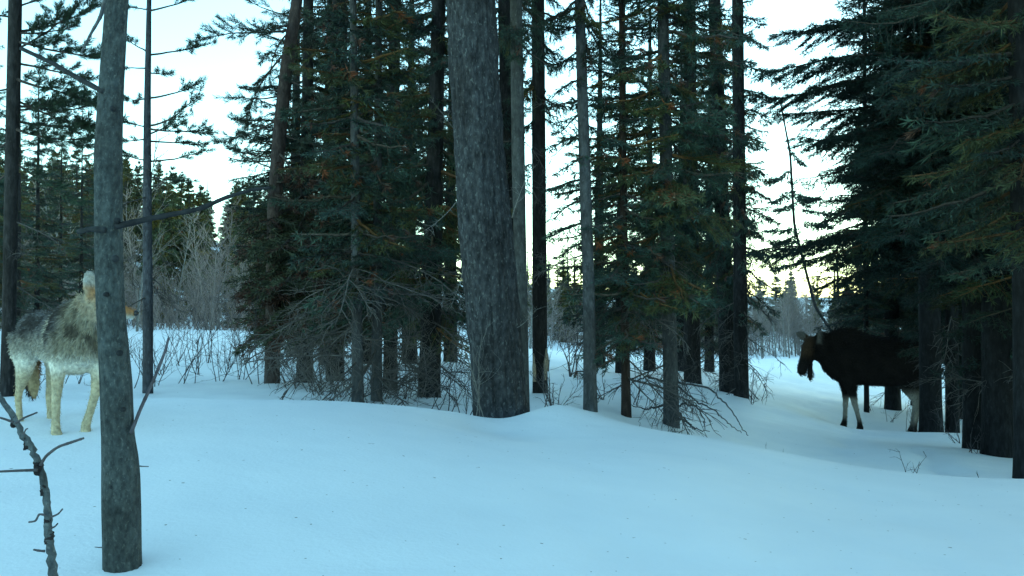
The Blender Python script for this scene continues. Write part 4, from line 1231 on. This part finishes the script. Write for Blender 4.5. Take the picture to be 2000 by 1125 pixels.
def make_coyote():
    g = Geo()
    HX = .305                                   # shoulder / hip distance from the middle
    loft(g, [(-.36, 0, .465, .03, .04), (-.33, 0, .46, .075, .085), (-.25, 0, .455, .095, .11), (-.10, 0, .44, .092, .11), (.05, 0, .435, .10, .125), (.19, 0, .425, .112, .152), (.29, 0, .43, .112, .152),
             (.355, 0, .45, .08, .10), (.39, 0, .455, .04, .05)], 22)
    loft(g, [(.24, 0, .40, .05, .06), (.29, 0, .43, .095, .13), (.345, .005, .46, .098, .13), (.385, .01, .48, .075, .10), (.41, .015, .49, .03, .05)], 18)
    ha = math.radians(45)                       # the head is turned to its left
    hd = np.array([math.cos(ha), math.sin(ha), -.16]); hd /= np.linalg.norm(hd)
    hl = np.cross((0, 0, 1), hd); hl /= np.linalg.norm(hl)
    hu = np.cross(hd, hl)
    hc = np.array([.42, .05, .60])           # middle of the skull
    loft(g, [(.20, 0, .46, .105, .13), (.29, .0, .50, .100, .12), (.365, .02, .545, .09, .10), (*(hc - hd * .03), .075, .08, tuple(hl))], 20)

    def K(f, l, u): return hc + hd * f + hl * l + hu * u
    loft(g, [(*K(-.075, 0, .0), .03, .03, tuple(hl)), (*K(-.05, 0, .0), .062, .058, tuple(hl)), (*K(0, 0, .0), .070, .060, tuple(hl)), (*K(.045, 0, -.005), .056, .050, tuple(hl)), (*K(.075, 0, -.014), .036, .036, tuple(hl)),
             (*K(.115, 0, -.022), .026, .028, tuple(hl)), (*K(.15, 0, -.026), .021, .022, tuple(hl)), (*K(.170, 0, -.026), .011, .012, tuple(hl))], 16)
    for s in (-1, 1):
        b0 = K(-.035, s * .040, .040); e_ = K(-.055, s * .064, .140)
        wv = tuple(hl * .75 + hd * .55 * -s)
        loft(g, [(*b0, .032, .018, wv), (*(b0 * .65 + e_ * .35), .040, .013, wv), (*(b0 * .35 + e_ * .65), .036, .011, wv), (*(b0 * .1 + e_ * .9), .021, .009, wv), (*e_, .005, .005, wv)], 12)

    def leg(pts):
        loft(g, [(x, y, z, w * (.80 if z < .3 else 1), dp * (.80 if z < .3 else 1.05)) for (x, y, z, w, dp) in pts], 14)
    # front: its right leg planted, its left leg swinging ahead
    leg([(.26, -.075, .46, .058, .10), (.265, -.08, .36, .050, .075), (.262, -.085, .27, .036, .046), (.258, -.09, .18, .027, .031), (.26, -.092, .09, .023, .026), (.265, -.094, .04, .027, .031), (.285, -.095, .012, .031, .046), (.29, -.095, -.03, .029, .040)])
    leg([(.27, .07, .46, .058, .10), (.30, .075, .36, .048, .070), (.33, .072, .28, .034, .044), (.345, .06, .20, .027, .032), (.315, .045, .11, .023, .026), (.295, .035, .055, .026, .030), (.305, .03, .02, .030, .042), (.30, .03, -.015, .027, .036)])
    # hind
    for y, dx, dz in ((-.07, .03, 0), (.07, .06, 0)):
        leg([(-.235, y, .46, .062, .125), (-.225 + dx * .3, y, .37, .060, .115), (-.245 + dx * .6, y, .28, .048, .075), (-.315 + dx * .9, y, .19, .024, .034), (-.34 + dx, y, .145, .021, .028), (-.325 + dx, y, .09, .019, .023), (-.315 + dx, y, .04, .022, .027),
             (-.295 + dx, y, .012, .025, .038), (-.29 + dx, y, -.03, .023, .034)])
    loft(g, [(-.33, 0, .48, .03, .03), (-.37, 0, .42, .038, .038), (-.38, 0, .33, .045, .045), (-.365, .01, .25, .042, .042), (-.345, .015, .18, .030, .030), (-.335, .02, .13, .008, .008)], 14)
    me = skin_over(g, .0085, 4)

    def paint(p, nn=None):
        x, y, z = p[:, 0], p[:, 1], p[:, 2]
        n1 = vnoise(p * np.array([1.6, 1.6, .8]), 14.0); n2 = vnoise(p, 34.0, 9)
        c = np.tile(np.array([[.27, .255, .22]]), (len(p), 1))
        # grizzled saddle: grey with black-tipped streaks
        sad = ss(.40, .50, z) * (x < .36)
        c = mix(c, (.13, .13, .135), sad)
        c = mix(c, (.045, .043, .043), np.clip(sad * (1.2 * ss(-.05, .25, n1) + .5 * ss(.05, .35, n2)), 0, 1))
        band = np.exp(-((x - .20) / .035) ** 2) * ss(.36, .44, z) * ss(-.05, -.07, y)
        c = mix(c, (.05, .047, .045), np.clip(band * 1.1, 0, 1))
        band2 = np.exp(-((x - .135) / .025) ** 2) * ss(.36, .44, z) * ss(-.03, -.06, y)
        c = mix(c, (.46, .43, .36), np.clip(band2 * .8, 0, 1))
        # ruff and chest
        ruff = ss(.26, .36, x) * ss(.28, .36, z)
        c = mix(c, (.30, .27, .20), ruff * .85)
        c = mix(c, (.07, .062, .05), ruff * np.clip(ss(-.05, .3, n1) * .9 + .5 * ss(.15, .4, n2), 0, 1) * ss(.36, .42, z))
        c = mix(c, (.62, .60, .53), ss(.40, .33, z) * ss(.24, .17, z) * -1 + ss(.40, .33, z) * (z > .2))
        # legs
        c = mix(c, (.44, .375, .26), ss(.33, .24, z))
        c = mix(c, (.47, .38, .24), ss(-.25, -.33, x) * ss(.42, .30, z))
        # tail
        tl = ss(-.325, -.345, x) * ss(.45, .42, z) * ss(.10, .12, z)
        c = mix(c, (.22, .125, .065), tl)
        c = mix(c, (.03, .028, .028), tl * ss(.24, .18, z))
        # head
        h = p - hc
        hf, hll, huu = h @ hd, h @ hl, h @ hu
        he = ((hf / .11) ** 2 + (hll / .09) ** 2 + (huu / .09) ** 2)
        inh = ss(1.35, .8, he)
        c = mix(c, (.36, .30, .22), inh)
        fc = ss(-.01, .06, hf) * (np.abs(hll) < .09) * (np.abs(huu) < .1)
        c = mix(c, (.40, .20, .085), fc * ss(-.04, -.01, huu))
        c = mix(c, (.62, .60, .55), fc * ss(-.025, -.040, huu))
        er = ss(.045, .06, huu) * (np.abs(hll) < .1) * (np.abs(hf) < .12)
        c = mix(c, (.37, .36, .33), er)
        c = mix(c, (.36, .22, .11), er * ss(.09, .05, huu) * .8)
        c = mix(c, (.36, .20, .10), ss(-.01, .03, huu) * ss(.085, .05, huu) * (np.abs(hll) < .1) * ss(-.07, -.02, hf) * (hf < .08) * np.clip(.95 + .6 * n1, 0, 1))
        return np.clip(c * (1 + .18 * n2)[:, None], .01, 1)
    V, Nn = mesh_arrays(me)
    set_col(me, paint(V, Nn))
    me.materials.clear(); me.materials.append(M_HIDE)
    ang = math.radians(-44)
    hp = Vector(((206 - 1000) / F * 4.35, 4.35, 0))           # where the head is
    off = Vector((hc[0], hc[1], 0)); off.rotate(Matrix.Rotation(ang, 3, 'Z'))
    cp = hp - off
    e = empty('coyote', (cp.x, cp.y, gz(cp.x, cp.y) - .03), 'pale grey and tawny coyote walking behind the nearest trunk', 'coyote')
    e.rotation_euler = (0, 0, ang)
    e.scale = (.90, .95, 1.0)
    link('body', me, e)
    rng = np.random.default_rng(8)

    def flow(p):
        f = np.stack([np.full(len(p), -.7), np.zeros(len(p)), np.full(len(p), -.55)], -1)
        f[p[:, 0] > .3, 2] = -1.0
        return f

    def ln(p):
        h = p - hc
        head = (h @ hd > -.03) & (np.abs(h @ hl) < .09) & (np.abs(h @ hu) < .07)
        ear = (h @ hu > .06) | ((h @ hu > .0) & (h @ hd > -.09))
        l = np.where(p[:, 2] < .34, .005, .019)
        l = np.where((p[:, 0] > .18) & (p[:, 2] > .36), .030, l)
        l = np.where((p[:, 0] < -.345), .04, l)
        return np.where(head, .012, np.where(ear, .008, l))
    link('fur', fur(me, paint, flow, ln, .0036, 46000, rng, .30), e)['kind'] = 'stuff'
    gg = Geo(); q = K(.175, 0, -.018)
    loft(gg, [(*(q - hd * .014), .006, .006, tuple(hl)), (*(q - hd * .008), .013, .012, tuple(hl)), (*q, .014, .013, tuple(hl)), (*(q + hd * .007), .009, .009, tuple(hl)), (*(q + hd * .010), .003, .003, tuple(hl))], 12)
    link('nose', gg.mesh('nose', [M_EYE]), e)
    for s in (-1, 1):
        q = K(.055, s * .042, .016)
        gg = Geo(); loft(gg, [(*(q - hd * .009), .003, .003, tuple(hl)), (*(q - hd * .005), .008, .008, tuple(hl)), (*(q + hd * .002), .009, .009, tuple(hl)), (*(q + hd * .009), .003, .003, tuple(hl))], 10)
        link('eye', gg.mesh('eye', [M_EYE]), e)
    return e


make_coyote()
print('triangles', sum(sum(len(p.vertices) - 2 for p in me.polygons) for me in bpy.data.meshes if me.users) if False else '-')
